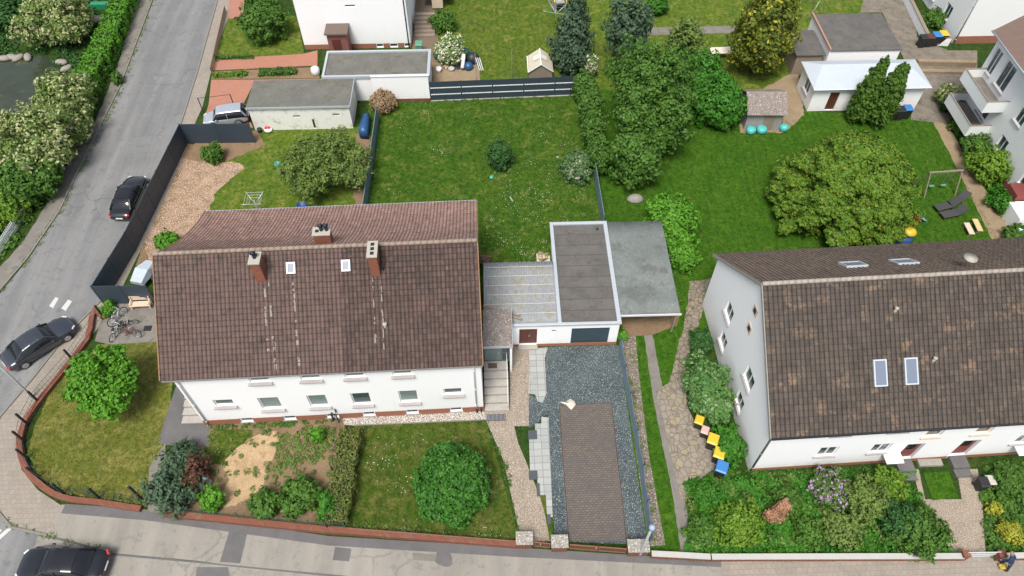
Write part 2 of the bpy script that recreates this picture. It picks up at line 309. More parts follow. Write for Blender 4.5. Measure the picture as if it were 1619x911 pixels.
BARK = plain('bark', (.13,.095,.065), .95, var=.4, sc=8, bst=.6)
STEEL = plain('galvanised', (.48,.50,.52), .4, .5, var=.1)
DKMET = plain('dark_metal', (.03,.035,.045), .5, .3, var=.1)
RUBBER = plain('rubber', (.02,.02,.02), .8)
ALU = plain('alloy', (.42,.42,.44), .35, .7, bst=0)
RED = plain('red_lamp', (.5,.02,.02), .2, bst=0)
YEL = plain('yellow_plastic', (.58,.42,.03), .45, var=.05, bst=0)
BLUE = plain('blue_plastic', (.04,.18,.45), .45, var=.05, bst=0)
BLUED = plain('dark_blue_plastic', (.02,.07,.22), .45, bst=0)
BLUET = plain('blue_tarp', (.02,.075,.19), .4, var=.2, bst=0)
BLACKP = plain('black_plastic', (.02,.02,.022), .5, bst=0)
PINK = plain('pale_pink_plastic', (.55,.36,.33), .5, bst=0)
TURQ = plain('turquoise_plastic', (.08,.45,.42), .4, var=.15, bst=0)
LGUT = plain('gutter_dull', (.22,.21,.20), .6)
GRNP = plain('green_plastic', (.10,.28,.18), .45, var=.1, bst=0)
REDP = plain('red_plastic', (.55,.04,.04), .45, bst=0)
WATER = plain('pond_water', (.035,.045,.028), .05, 0, var=.5, sc=.6, bst=.02, big=(.9,.58,(.10,.10,.02)))
STONE = plain('pale_stone', (.48,.45,.42), .9, var=.25, sc=4, bst=.4)
SILL = plain('window_sill', (.38,.35,.34), .8, var=.12, sc=4)
ROCK = plain('rock', (.27,.25,.22), .95, var=.35, sc=4, bst=.6)
CLOTHG = plain('grey_cushion', (.05,.048,.052), .8)
BEIGE = plain('beige_paint', (.60,.48,.36), .7)
PORCHR = plain('brown_red_cladding', (.20,.08,.07), .7, var=.15)
MAROON = plain('maroon_panel', (.20,.05,.045), .6)
PAINT_B = plain('car_black', (.008,.009,.012), .22, .3, var=0, bst=0, coat=1)
PAINT_G = plain('car_grey', (.06,.068,.085), .25, .6, var=0, bst=0, coat=1)
PAINT_S = plain('car_silver', (.50,.54,.60), .28, .5, var=0, bst=0, coat=1)
MARK = plain('road_paint', (.50,.50,.49), .7, var=.12, sc=5)

L_DEEP = leafmat('leaf_deep', (.022,.10,.010), (.045,.16,.014))
L_BRIGHT = leafmat('leaf_bright', (.045,.16,.012), (.085,.23,.018))
L_MID = leafmat('leaf_mid', (.035,.10,.016), (.065,.145,.020))
L_DARK = leafmat('leaf_dark', (.018,.07,.018), (.035,.10,.022))
L_OLIVE = leafmat('leaf_olive', (.065,.12,.025), (.12,.18,.04))
L_HEDGE = leafmat('leaf_hedge', (.07,.115,.018), (.11,.145,.03), (.19,.165,.08), .82)
L_BLUEG = leafmat('leaf_bluegreen', (.04,.08,.042), (.065,.11,.06))
L_YEL = leafmat('leaf_yellow', (.05,.09,.012), (.10,.13,.016), (.34,.32,.03), .74)
L_CREAM = leafmat('leaf_creamflower', (.09,.15,.035), (.13,.20,.045), (.42,.43,.22), .6)
L_WHITE = leafmat('leaf_whiteflower', (.06,.15,.03), (.10,.20,.035), (.75,.72,.55), .55)
L_CYP = leafmat('leaf_cypress', (.03,.08,.010), (.06,.125,.014))
L_SPREAD = leafmat('leaf_spreading', (.045,.115,.014), (.10,.185,.018), (.20,.23,.025), .78)
L_LIME = leafmat('leaf_lime', (.07,.16,.014), (.115,.21,.02))
L_RED = leafmat('leaf_red', (.08,.03,.028), (.12,.05,.035), (.05,.07,.02), .7)
L_BROWN = leafmat('leaf_brown', (.24,.17,.10), (.30,.20,.12), (.18,.20,.06), .8)
L_PURP = leafmat('leaf_purple', (.05,.12,.02), (.07,.15,.02), (.40,.27,.42), .62)
L_PINKF = leafmat('leaf_pinkflower', (.05,.13,.04), (.09,.17,.06), (.55,.42,.42), .8)

# ---------------- ground sheets ----------------
_lvl = [0]
def smoothpoly(pts, k=5):
    n = len(pts); out = []
    for i in range(n):
        p0, p1, p2, p3 = [Vector(pts[(i+j-1) % n]) for j in range(4)]
        for s in range(k):
            t = s/k; out.append(tuple(.5*((2*p1)+(-p0+p2)*t+(2*p0-5*p1+4*p2-p3)*t*t+(-p0+3*p1-3*p2+p3)*t**3)))
    return out
def wob(pts, amp, seed=1, step=.35):
    r = random.Random(seed); out = []
    for i in range(len(pts)):
        a, b = Vector(pts[i]), Vector(pts[(i+1) % len(pts)]); n = max(1, int((b-a).length/step))
        for k in range(n):
            q = a.lerp(b, k/n); out.append((q.x+r.uniform(-amp, amp), q.y+r.uniform(-amp, amp)))
    return out
_sheets = []
def overlap(A, B):
    a, b = np.array(A), np.array(B)
    if (a.max(0) < b.min(0)).any() or (b.max(0) < a.min(0)).any(): return False
    if inpoly(a, B).any() or inpoly(b, A).any(): return True
    p, r = a, np.roll(a, -1, 0)-a; q, s = b, np.roll(b, -1, 0)-b
    X = lambda u, v: u[..., 0]*v[..., 1]-u[..., 1]*v[..., 0]
    d = X(r[:, None], s[None]); e = q[None]-p[:, None]; d = np.where(abs(d) < 1e-12, 1e-12, d)
    t, w = X(e, s[None])/d, X(e, r[:, None])/d
    return bool(((t > 0) & (t < 1) & (w > 0) & (w < 1)).any())
def inpoly(pts, poly):
    x, y = pts[:, 0], pts[:, 1]; ins = np.zeros(len(pts), bool); n = len(poly)
    for i in range(n):
        x1, y1 = poly[i]; x2, y2 = poly[(i+1) % n]
        c = ((y1 > y) != (y2 > y)) & (x < (x2-x1)*(y-y1)/(y2-y1+1e-12)+x1); ins ^= c
    return ins
def sheet(name, px, m, sm=False, amp=0, z=None, world=False, kind='structure'):
    _lvl[0] += 1
    pts = [tuple(p) for p in px] if world else [G2(*p) for p in px]
    if sm: pts = smoothpoly(pts)
    if amp: pts = wob(pts, amp, _lvl[0])
    L = 1+max([l for q, l in _sheets if overlap(q, pts)], default=0); _sheets.append((pts, L)); z = .004*L
    tr = tessellate_polygon([[Vector((p[0], p[1], 0)) for p in pts]]); me = bpy.data.meshes.new(name)
    me.from_pydata([(p[0], p[1], z) for p in pts], [], [t_ for t_ in tr if len(set(t_)) == 3])
    me.update(); fl = [q for q in me.polygons if q.normal.z < 0]
    if fl: me.flip_normals() if len(fl) == len(me.polygons) else None
    me.materials.append(m)
    o = bpy.data.objects.new(name, me); C.objects.link(o); o['kind'] = kind; return o
MB().add([(-350,-150,0),(350,-150,0),(350,500,0),(-350,500,0)], [(0,1,2,3)]).build('ground', G_BASE)['kind'] = 'structure'

# lawns and beds
sheet('lawn', [(583,160),(930,150),(942,275),(952,360),(975,548),(760,548),(577,420)], G_BACK)
sheet('lawn', [(690,-40),(945,-40),(935,124),(690,127)], G_TOP)
sheet('lawn', [(335,205),(405,207),(582,200),(575,420),(300,420),(330,330)], G_TOP, amp=.1)
sheet('lawn', [(340,40),(352,25),(470,25),(482,90),(338,95)], G_TOP)
sheet('lawn', [(160,545),(262,538),(275,600),(262,690),(245,760),(234,803),(100,780),(62,757),(44,715),(52,680),(90,600)], G_CORNER, amp=.08)
sheet('lawn', [(560,672),(768,664),(822,856),(545,838)], G_FRONT)
sheet('lawn', [(942,140),(1160,170),(1440,185),(1475,186),(1592,395),(1300,430),(1140,430),(1120,480),(1100,878),(1020,878),(978,545),(952,350)], G_RIGHT)
sheet('lawn', [(940,-40),(1375,-40),(1372,62),(1170,170),(940,140)], G_TOP)
sheet('garden_bed', [(1080,600),(1170,560),(1190,745),(1660,715),(1660,881),(1082,881)], G_BASE)
sheet('garden_bed', [(262,236),(404,205),(420,230),(340,262),(335,330),(300,420),(215,420)], SOIL, amp=.15)
sheet('bark_bed', [(262,262),(320,256),(385,262),(345,300),(330,335),(300,420),(230,400)], CHIPS, True, .12)
sheet('garden_bed', [(325,670),(545,660),(542,846),(240,812),(250,740),(300,700)], SOIL)
sheet('sand_patch', [(360,712),(400,690),(437,684),(440,705),(425,735),(415,770),(370,800),(345,795),(362,760),(350,735)], SAND, True, .1)
sheet('weed_patch', [(335,682),(400,682),(380,705),(345,735),(325,720)], G_FRONT, True, .12)
sheet('earth_patch', [(565,205),(583,200),(580,320),(560,318),(560,270)], SOIL, True, .12)
sheet('pebble_strip', [(540,661),(766,650),(768,664),(560,673),(545,672)], PEB)
# roads
sheet('road', [(275,-90),(243,0),(190,140),(140,240),(95,335),(45,410),(0,465),(-80,560),(-260,700),(-260,1300),(700,1300),
      (560,912),(360,894),(312,888),(178,876),(119,858),(74,846),(18,834),(-12,800),(-25,760),(-24,700),(-2,658),(50,597),(100,533),(158,475),(200,400),(235,325),(262,262),(290,180),(312,110),(343,0),(372,-90)], ASPH)
sheet('parking_lane', [(60,848),(119,860),(178,878),(312,890),(560,914),(700,1100),(60,1100),(30,960)], ASPH_G)
sheet('road_patch', [(312,897),(361,897),(366,930),(306,930)], ASPH_D)
sheet('road', [(560,912),(1140,912),(1140,936),(1700,936),(1900,1300),(700,1300)], ASPH)
# sidewalks
sheet('sidewalk', [(245,-90),(217,0),(184,110),(152,190),(112,248),(75,320),(38,380),(-8,432),(-60,500),(-52,516),(-4,460),(43,404),(92,332),(137,238),(187,138),(240,0),(272,-90)], CONC, amp=.05)
sheet('sidewalk', [(346,-90),(345,0),(313,112),(292,181),(264,263),(237,327),(202,402),(161,476),(103,536),(53,600),(1,661),(-21,702),(-22,760),(-10,800),(20,834),(76,846),(98,800),
      (60,775),(34,742),(28,700),(38,672),(60,640),(112,570),(165,508),(186,470),(222,397),(262,310),(294,235),(303,207),(320,170),(330,130),(343,75),(372,0),(395,-90)], PAVE_S)
sheet('sidewalk', [(98,798),(232,806),(520,848),(815,866),(1030,880),(1145,884),(1145,912),(560,912),(360,893),(312,887),(178,875),(119,857),(76,846)], ASPH_G)
sheet('pavement_strip', [(104,797),(232,806),(520,848),(815,866),(1030,880),(1140,884),(1140,897),(815,881),(520,863),(230,823),(97,812)], ASPH_D)
sheet('sidewalk_patch', [(366,829),(394,832),(380,891),(348,889)], ASPH_D)
sheet('sidewalk_patch', [(693,872),(712,876),(714,893),(702,896),(688,888)], ASPH_D, True)
sheet('sidewalk_patch', [(530,865),(556,868),(552,888),(526,886)], ASPH_D)
sheet('sidewalk_patch', [(652,875),(690,877),(688,888),(654,886)], CONC)
sheet('sidewalk', [(1140,884),(1700,878),(1700,935),(1140,935)], PAVE_S)
sheet('red_path', [(336,94),(478,86),(502,80),(502,104),(336,112)], RED_P)
sheet('red_path', [(362,0),(368,-60),(392,-60),(384,30),(362,30)], RED_P)
sheet('red_driveway', [(334,126),(400,126),(560,124),(560,134),(400,134),(384,166),(400,202),(318,203),(330,165)], RED_P)
sheet('front_bed', [(336,113),(505,106),(505,124),(334,125)], SOIL)
# left yard concrete
sheet('yard', [(160,505),(172,478),(252,478),(262,540),(175,545),(150,540)], CONC)
sheet('yard', [(282,600),(350,600),(350,670),(330,672),(330,706),(262,704),(250,700),(262,660)], ASPH_D)
sheet('garden_entry', [(236,740),(262,700),(262,780),(262,815),(234,808)], CONC)
# plot centre
sheet('path', [(765,650),(806,648),(806,548),(836,548),(836,674),(813,674),(819,700),(833,733),(838,747),(855,788),(864,815),(870,856),(824,856),(812,800),(796,728),(768,664)], AGG)
sheet('gravel_yard', [(858,549),(977,546),(990,632),(1024,862),(877,856),(866,655),(858,660),(848,672),(836,676),(836,624),(850,630),(860,632)], GRAV)
sheet('slab_path', [(836,551),(866,550),(861,566),(863,600),(864,622),(858,637),(850,635),(846,624),(836,623)], SLAB)
sheet('slab_path', [(836,682),(846,682),(846,670),(856,670),(856,660),(867,660),(874,818),(865,818),(863,783),(853,783),(849,757),(838,745)], SLAB)
sheet('driveway', [(884,641),(967,637),(991,856),(899,856)], PAVE_D)
sheet('verge', [(853,783),(863,783),(865,818),(874,820),(874,854),(869,854),(862,815)], G_FRONT)
sheet('stony_strip', [(978,545),(1004,522),(1011,600),(1026,720),(1052,862),(1026,864),(994,632)], ROCKY)
# right neighbour
sheet('garden_path', [(1018,528),(1030,520),(1043,590),(1056,650),(1072,730),(1100,880),(1078,880),(1060,760),(1042,680),(1028,600)], CONC, amp=.03)
sheet('garden_path', [(1090,445),(1126,440),(1118,470),(1090,560),(1078,610),(1054,620),(1062,590),(1084,500)], PATHM, False, .08)
sheet('flagstone_path', [(1040,620),(1078,604),(1090,650),(1130,715),(1155,745),(1140,770),(1110,765),(1080,790),(1066,740),(1050,670)], FLAG, True, .04)
sheet('earth_patch', [(975,500),(1075,498),(1070,515),(1030,530),(992,532)], SOIL)
sheet('front_path', [(1442,742),(1452,742),(1462,790),(1520,790),(1512,742),(1545,742),(1552,780),(1558,880),(1506,880),(1478,820),(1456,795)], AGG)
sheet('lawn', [(1459,748),(1500,746),(1514,786),(1474,792)], G_RIGHT)
sheet('garden_path', [(1472,186),(1492,186),(1540,270),(1606,378),(1600,395),(1575,392),(1520,280)], DIRT, amp=.05)
sheet('yard', [(1375,-40),(1440,-40),(1450,60),(1500,80),(1545,80),(1545,130),(1540,215),(1490,195),(1440,190),(1446,130),(1395,20),(1360,20)], YARDM)
sheet('garden_path', [(1015,44),(1165,41),(1165,52),(1015,56)], CONC)
sheet('yard', [(1170,160),(1262,110),(1272,182),(1240,210),(1170,210)], DIRT, amp=.1)
sheet('patio', [(652,-40),(700,-40),(690,40),(700,128),(684,128),(652,85)], WOODF)
sheet('patio', [(684,100),(755,95),(760,128),(684,130)], DIRT, amp=.1)
# pond
sheet('garden_bed', [(-90,-60),(215,-60),(130,200),(60,330),(-90,440)], G_BASE)
sheet('pond', [(-60,95),(0,92),(60,88),(95,98),(108,112),(85,135),(60,150),(40,175),(0,185),(-60,200)], WATER, True)
# road paint, drains
for q in ([(78,484),(88,470),(93,472),(84,488)], [(97,488),(108,474),(114,477),(104,492)]): sheet('road_marking', q, MARK)
for q in ([(-30,862),(0,846),(19,830),(24,832),(2,852),(-28,870)], [(-20,850),(-12,836),(4,838),(-6,850)]): sheet('road_marking', q, MARK)
sheet('manhole_cover', [(243,121),(247,120),(250,123),(248,127),(243,127)], KERB)
def kerb(px, w=.14, h=.1, m_=None):
    pts = [G(*p) for p in px]; m = MB()
    for a, b in zip(pts, pts[1:]): m.bar(a+Vector((0,0,h/2)), b+Vector((0,0,h/2)), w, h)
    o = m.build('kerb', m_ or KERB); o['kind'] = 'structure'
kerb([(352,-60),(344,0),(313,111),(291,181),(263,263),(236,327),(201,402),(160,476),(102,535),(52,599),(0,660),(-22,701),(-23,760),(-11,800),(19,835),(75,847)])
kerb([(75,847),(119,859),(178,877),(312,889),(560,914)], .10, .03, ASPH_D)
kerb([(258,-60),(241,0),(189,139),(139,239),(94,334),(44,408),(-3,463),(-90,570)])
kerb([(884,641),(967,637)], .05, .02, EDGE); kerb([(884,641),(899,856)], .05, .02, EDGE); kerb([(967,637),(991,856)], .05, .02, EDGE)
kerb([(768,664),(560,673)], .07, .05); kerb([(1060,760),(1080,862)], .07, .04)

# ---------------- foliage ----------------
def mesh_quads(name, verts, lr, m, parent=None):
    n = len(verts)//4; me = bpy.data.meshes.new(name); me.vertices.add(n*4); me.vertices.foreach_set('co', verts.astype(np.float32).ravel())
    me.loops.add(n*4); me.loops.foreach_set('vertex_index', np.arange(n*4, dtype=np.int32))
    me.polygons.add(n); me.polygons.foreach_set('loop_start', np.arange(0, n*4, 4, dtype=np.int32))
    me.update(calc_edges=True); a = me.attributes.new('lr', 'FLOAT', 'FACE'); a.data.foreach_set('value', lr.astype(np.float32))
    me.materials.append(m); o = bpy.data.objects.new(name, me); C.objects.link(o)
    if parent: o.parent = parent
    return o
def leaves(pts, nrm, size, rs, flat=.55, asp=.6):
    n = len(pts); v = nrm + rs.normal(0, flat, (n, 3)); v /= np.linalg.norm(v, axis=1)[:, None]+1e-9
    a = rs.normal(0, 1, (n, 3)); t = np.cross(v, a); t /= np.linalg.norm(t, axis=1)[:, None]+1e-9; b = np.cross(v, t)
    s = size*rs.uniform(.6, 1.3, (n, 1))
    return np.stack([pts-t*s, pts-b*s*asp, pts+t*s, pts+b*s*asp], 1).reshape(-1, 3)
def crown(ells, leaf=.16, dens=1.0, clump=.33, seed=1, rough=.16, fill=.35, flat=.55):
    rs = np.random.RandomState(seed); P = []; Nn = []; LR = []
    for (cx, cy, cz, rx, ry, rz) in ells:
        rm = (rx*ry*rz)**(1/3); area = 4*math.pi*rm*rm; cr = clump*min(1.0, max(.35, rm/2.2))*1.0
        nc = max(10, int(area/(cr*cr*1.35))); u = rs.normal(0, 1, (nc, 3)); u /= np.linalg.norm(u, axis=1)[:, None]
        ph = rs.uniform(0, 6.3, 6); lump = 1+rough*(np.sin(u[:, 0]*4+ph[0])*np.sin(u[:, 1]*5+ph[1])+.6*np.sin(u[:, 2]*7+u[:, 0]*6+ph[2]))
        rad = lump*(1.04-.42*rs.rand(nc)**1.3); per = max(6, int(cr*cr*14/(leaf*leaf)*.34*dens))
        cc = u*rad[:, None]*np.array([rx, ry, rz]); keep = (cc[:, 2]+cz > .08)
        cc = cc[keep]; uu = u[keep]; cl = rs.rand(len(cc))
        off = rs.normal(0, 1, (len(cc), per, 3)); off /= np.linalg.norm(off, axis=2)[..., None]; off *= (cr*(.55+.6*rs.rand(len(cc), per)))[..., None]
        pts = (cc[:, None, :]+off).reshape(-1, 3)+np.array([cx, cy, cz])
        nn = (off/cr*.8+uu[:, None, :]*.7+np.array([0, 0, .35])).reshape(-1, 3)
        lr = (cl[:, None]*.45+rs.rand(len(cc), per)*.55).reshape(-1)
        P.append(pts); Nn.append(nn); LR.append(lr)
        nf = int(len(pts)*fill); q = rs.normal(0, 1, (nf, 3)); q /= np.linalg.norm(q, axis=1)[:, None]
        q = q*(.8*rs.rand(nf, 1)**.4)*np.array([rx, ry, rz])+np.array([cx, cy, cz]); P.append(q); Nn.append(rs.normal(0, 1, (nf, 3))); LR.append(rs.rand(nf))
    P = np.concatenate(P); Nn = np.concatenate(Nn); LR = np.concatenate(LR); k = P[:, 2] > .03
    P, Nn, LR = P[k], Nn[k], LR[k]
    return leaves(P, Nn, leaf, rs, flat), LR
def trunk_mb(h, r, crx, lean=(0, 0), branches=5, seed=1):
    m = MB(); r_ = random.Random(seed); L = Vector((lean[0], lean[1], 0))
    m.tube([Vector((0,0,-.05)), Vector((0,0,h*.35))+L*.3, Vector((0,0,h*.7))+L*.7, Vector((0,0,h))+L], [r*1.25, r, r*.75, r*.4], 8)
    for k in range(branches):
        a = 2*math.pi*(k+r_.random()*.6)/branches; z = h*r_.uniform(.35, .8); e = crx*r_.uniform(.5, .85)
        m.tube([(0,0,z), (math.cos(a)*e*.5, math.sin(a)*e*.5, z+h*.16), (math.cos(a)*e, math.sin(a)*e, z+h*.3)], [r*.5, r*.3, r*.08], 6)
    return m
_sd = [10]
def plant(name, label, cat, px, w, zc, rz, m, leaf=.14, dens=1.0, ry=1.0, extra=(), trunk=True, rough=.27, clump=.31, fill=.3, group=None, flat=.55, trunk_h=None):
    """crown centre seen at photo point px at height zc, w = crown width in photo px"""
    _sd[0] += 1; c = G(px[0], px[1], zc); rx = (G(px[0]+w/2, px[1], zc)-G(px[0]-w/2, px[1], zc)).length/2
    t = thing(name, label, cat, (c.x, c.y, 0), 0, group)
    el = [(0, 0, zc, rx, rx*ry, rz)]+[(dx*rx, dy*rx, zc+dz*rz, rx*s, rx*s, rz*s2) for dx, dy, dz, s, s2 in extra]
    v, lr = crown(el, leaf, dens, clump, _sd[0], rough, fill, flat); mesh_quads('crown' if trunk else 'foliage', v, lr, m, t)
    if trunk: trunk_mb(trunk_h or zc+rz*.3, max(.05, rx*.07), rx, branches=5, seed=_sd[0]).build('trunk', BARK, t, True)
    else: trunk_mb(zc+rz*.2, max(.02, rx*.04), rx*.8, branches=5, seed=_sd[0]).build('stem', BARK, t, True)
    return t
def inpoly(pts, poly):
    x, y = pts[:, 0], pts[:, 1]; ins = np.zeros(len(pts), bool); n = len(poly)
    for i in range(n):
        x1, y1 = poly[i]; x2, y2 = poly[(i+1) % n]
        c = ((y1 > y) != (y2 > y)) & (x < (x2-x1)*(y-y1)/(y2-y1+1e-12)+x1); ins ^= c
    return ins
def scatter_pts(px, n, rs, world=False):
    poly = px if world else [G2(*p) for p in px]; a = np.array(poly); lo, hi = a.min(0), a.max(0)
    q = rs.uniform(0, 1, (n*3, 2))*(hi-lo)+lo; q = q[inpoly(q, poly)]; return q[:n]
def cover(name, label, cat, px, m, n, size=(.25,.6), hgt=.35, leaf=.1, per=30, seed=1):
    rs = np.random.RandomState(seed); q = scatter_pts(px, n, rs); k = len(q); s = rs.uniform(*size, k)
    off = rs.normal(0, 1, (k, per, 3)); off /= np.linalg.norm(off, axis=2)[..., None]; off[..., 2] = abs(off[..., 2])
    hz = (hgt/np.mean(size)*rs.uniform(.5, 1.2, k)); sc = np.stack([s, s, s*hz], 1)
    p = np.concatenate([q, np.zeros((k, 1))], 1)[:, None, :]+off*sc[:, None, :]*rs.uniform(.6, 1.05, (k, per, 1))
    p[..., 2] += .03; nn = off+np.array([0, 0, .5]); lr = (rs.rand(k)[:, None]*.6+rs.rand(k, per)*.4).reshape(-1)
    o = mesh_quads(name, leaves(p.reshape(-1, 3), nn.reshape(-1, 3), leaf, rs), lr, m); return tag(o, label, cat, kind='stuff')
def tufts(name, label, px, m, n, seed, w=.05, h=.05):
    rs = np.random.RandomState(seed); q = scatter_pts(px, n, rs); k = len(q); p = np.concatenate([q, np.full((k, 1), .03)], 1)
    lr = rs.rand(k); s = leaves(p, np.tile([0, 0, .6], (k, 1)), w, rs, .8, .35)
    s[:, 2] = np.maximum(s[:, 2], .01); o = mesh_quads(name, s, lr, m); return tag(o, label, 'grass', kind='stuff')
def daisies(px, n, seed, m=None, sz=.024, label='tiny white daisies and clover heads dotted in the lawn'):
    rs = np.random.RandomState(seed); c = scatter_pts(px, max(4, n//14), rs); i = rs.randint(0, len(c), n)
    q = c[i]+rs.normal(0, .45, (n, 2)); poly = [G2(*p) for p in px]; q = q[inpoly(q, poly)]; k = len(q)
    p = np.concatenate([q, np.full((k, 1), .09)], 1); o = mesh_quads('daisies', leaves(p, np.tile([0, 0, 1.], (k, 1)), sz, rs, .3, .9), rs.rand(k), m or WHITE_P)
    return tag(o, label, 'flowers', kind='stuff')

# ---------------- buildings ----------------
def tile_roof(name, parent, prof, x0, x1, mats, colw=.24, course=.33, thick=.10, skip=None):
    """prof: (y,z) from eave to ridge; laps and ribs are real relief"""
    P = [Vector((0, a, b)) for a, b in prof]; seg = [(P[i+1]-P[i]).length for i in range(len(P)-1)]; L = sum(seg)
    def at(s):
        i = 0
        while i < len(seg)-1 and s > seg[i]: s -= seg[i]; i += 1
        d = (P[i+1]-P[i]).normalized(); n = Vector((0, -d.z, d.y)); n = n if n.z > 0 else -n
        return P[i]+d*s, n
    nc = max(1, round((x1-x0)/colw)); nr = max(1, round(L/course)); cw = (x1-x0)/nc; ch = L/nr
    ribs = [(0, .045), (.14, .045), (.24, 0), (.55, .012), (.86, 0)]
    me_v = []; me_f = []; uvs = []
    xs = [(c+a, h) for c in range(nc) for a, h in ribs]+[(nc, .045)]
    r_ = random.Random(int(x1*100)+len(prof)+int(prof[0][0]*10))
    for j in range(nr):
        s0, s1 = j*ch, min(L, (j+1)*ch+.02); (a, n0), (b, n1) = at(s0), at(s1); k = len(me_v); m = len(xs)
        sag = [r_.uniform(-.012, .012)+.03*math.sin(q_*.09+prof[0][0])*math.sin(j*.25) for q_ in range(nc+1)]
        for q, n, off in ((a, n0, -.005), (a, n0, .05), (b, n1, .012)):
            for u, h in xs: me_v.append(Vector((x0+u*cw, q.y, q.z))+n*(off+(h if off > 0 else 0)+(sag[int(u)] if off > .02 else 0)))
        for i in range(m-1):
            for row in (0, 1):
                me_f.append((k+row*m+i, k+row*m+i+1, k+(row+1)*m+i+1, k+(row+1)*m+i))
                va, vb = (j+.02, j+.03) if row == 0 else (j+.03, j+.98)
                ua, ub = xs[i][0], xs[i+1][0]; ub = ub-1e-4 if abs(ub-round(ub)) < 1e-6 else ub; ua = ua+1e-4
                uvs += [(ua, va), (ub, va), (ub, vb), (ua, vb)]
    nt_ = len(me_f); k = len(me_v); n = len(P)   # slab under the tiles
    for q, dz in [(q, -.01) for q in P]+[(q, -.01-thick) for q in P]:
        me_v += [Vector((x0, q.y, q.z+dz)), Vector((x1, q.y, q.z+dz))]
    for i in range(n-1):
        a, b = k+2*i, k+2*(n+i); me_f += [(a, a+1, a+3, a+2), (b, b+2, b+3, b+1), (a, a+2, b+2, b), (a+1, b+1, b+3, a+3)]
    me_f += [(k, k+2*n, k+2*n+1, k+1)]; uvs += [(0.5, .5)]*(4*(len(me_f)-nt_))
    me = bpy.data.meshes.new(name); me.from_pydata(me_v, [], me_f)
    for m_ in mats: me.materials.append(m_)
    me.polygons.foreach_set('material_index', [0]*nt_+[1]*(len(me_f)-nt_))
    uvl = me.uv_layers.new(name='UVMap'); uvl.data.foreach_set('uv', [c for u in uvs for c in u]); me.update()
    o = bpy.data.objects.new(name, me); C.objects.link(o); o.parent = parent; return o

def window(parent, o, u, q, glass=None, sill=.16, split=True, depth=.14, fm=None, label=None, sillm=None, shutter=0):
    """window in a wall opening q=(u0,z0,u1,z1): frame > pane, sill"""
    o = Vector(o); u = Vector(u).normalized(); n = Vector((u.y, -u.x, 0)); a, b, c, d = q
    T = Matrix(((u.x, -n.x, 0, o.x), (u.y, -n.y, 0, o.y), (0, 0, 1, 0), (0, 0, 0, 1)))     # local x=u, y=inward, z=up
    m = MB(); m.T = T; w = .07
    y0, y1 = depth-.03, depth+.05
    m.box(a, y0, b, c, y1, b+w); m.box(a, y0, d-w, c, y1, d); m.box(a, y0, b+w, a+w, y1, d-w); m.box(c-w, y0, b+w, c, y1, d-w)
    if split and c-a > .8: m.box((a+c)/2-.04, y0, b+w, (a+c)/2+.04, y1, d-w)
    f = m.build('window', fm or WHITE_P, parent); 
    if label: f['label'] = label
    g = MB(); g.T = T; g.box(a+w, depth+.0, b+w, c-w, depth+.02, d-w); g.build('pane', glass or GLASS, f)
    if shutter:
        g = MB(); g.T = T
        k = d
        while k > d-shutter: g.box(a+.01, depth-.09, k-.05, c-.01, depth-.06, k-.008); k -= .055
        g.build('roller_shutter', TRIMW, f)
    if sill:
        g = MB(); g.T = T; g.box(a-.1, -sill, b-.09, c+.1, depth-.03, b-.005); g.build('sill', sillm or SILL, f)
    return f
def downpipe(parent, x, y, z0, z1, r=.05, m=None, top=None):
    mb = MB(); pts = [(x, y, z0), (x, y, z1)]
    if top: pts.append(top)
    mb.tube(pts, r, 8)
    for z in (z0+.5, (z0+z1)/2, z1-.3): mb.tube([(x, y, z), (x, y, z+.05)], r*1.35, 8)
    return mb.build('downpipe', m or TRIMW, parent, True)
def gutter(parent, x0, x1, y, z, m=None, r=.07):
    mb = MB(); vs = []; n = 7
    for x in (x0, x1):
        for k in range(n): a = math.pi+math.pi*k/(n-1); vs.append((x, y+r*math.cos(a), z+r*math.sin(a)))
    mb.add(vs, [(k, k+1, n+k+1, n+k) for k in range(n-1)]+[tuple(range(n)), tuple(range(n, 2*n))])
    return mb.build('gutter', m or TRIM, parent, True, fix=False)
def chimney(parent, x, y, w, d, z0, z1, flues, m=None, cowl=False, label=None):
    mb = MB(); mb.box(x-w/2, y-d/2, z0, x+w/2, y+d/2, z1); c = mb.build('chimney', m or BRICK_C, parent)
    if label: c['label'] = label
    mb = MB(); mb.box(x-w/2-.05, y-d/2-.05, z1, x+w/2+.05, y+d/2+.05, z1+.1); mb.build('chimney_cap', CAPC, c, bevel=.015)
    for fx, fy in flues:
        mb = MB(); mb.box(x+fx-.1, y+fy-.1, z1+.1, x+fx+.1, y+fy+.1, z1+.13); mb.build('flue_opening', BLACKP, c)
    if cowl:
        for k, (fx, fy) in enumerate(cowl):
            mb = MB(); mb.tube([(x+fx, y+fy, z1+.1), (x+fx, y+fy, z1+.45)], .1, 10); mb.tube([(x+fx, y+fy, z1+.5), (x+fx, y+fy, z1+.6)], [.17, .05], 10)
            for a in range(4): mb.bar((x+fx+.09*math.cos(a*1.57), y+fy+.09*math.sin(a*1.57), z1+.44), (x+fx+.09*math.cos(a*1.57), y+fy+.09*math.sin(a*1.57), z1+.52), .02, .02)
            mb.build('chimney_pot', DKMET, c, True)
    return c
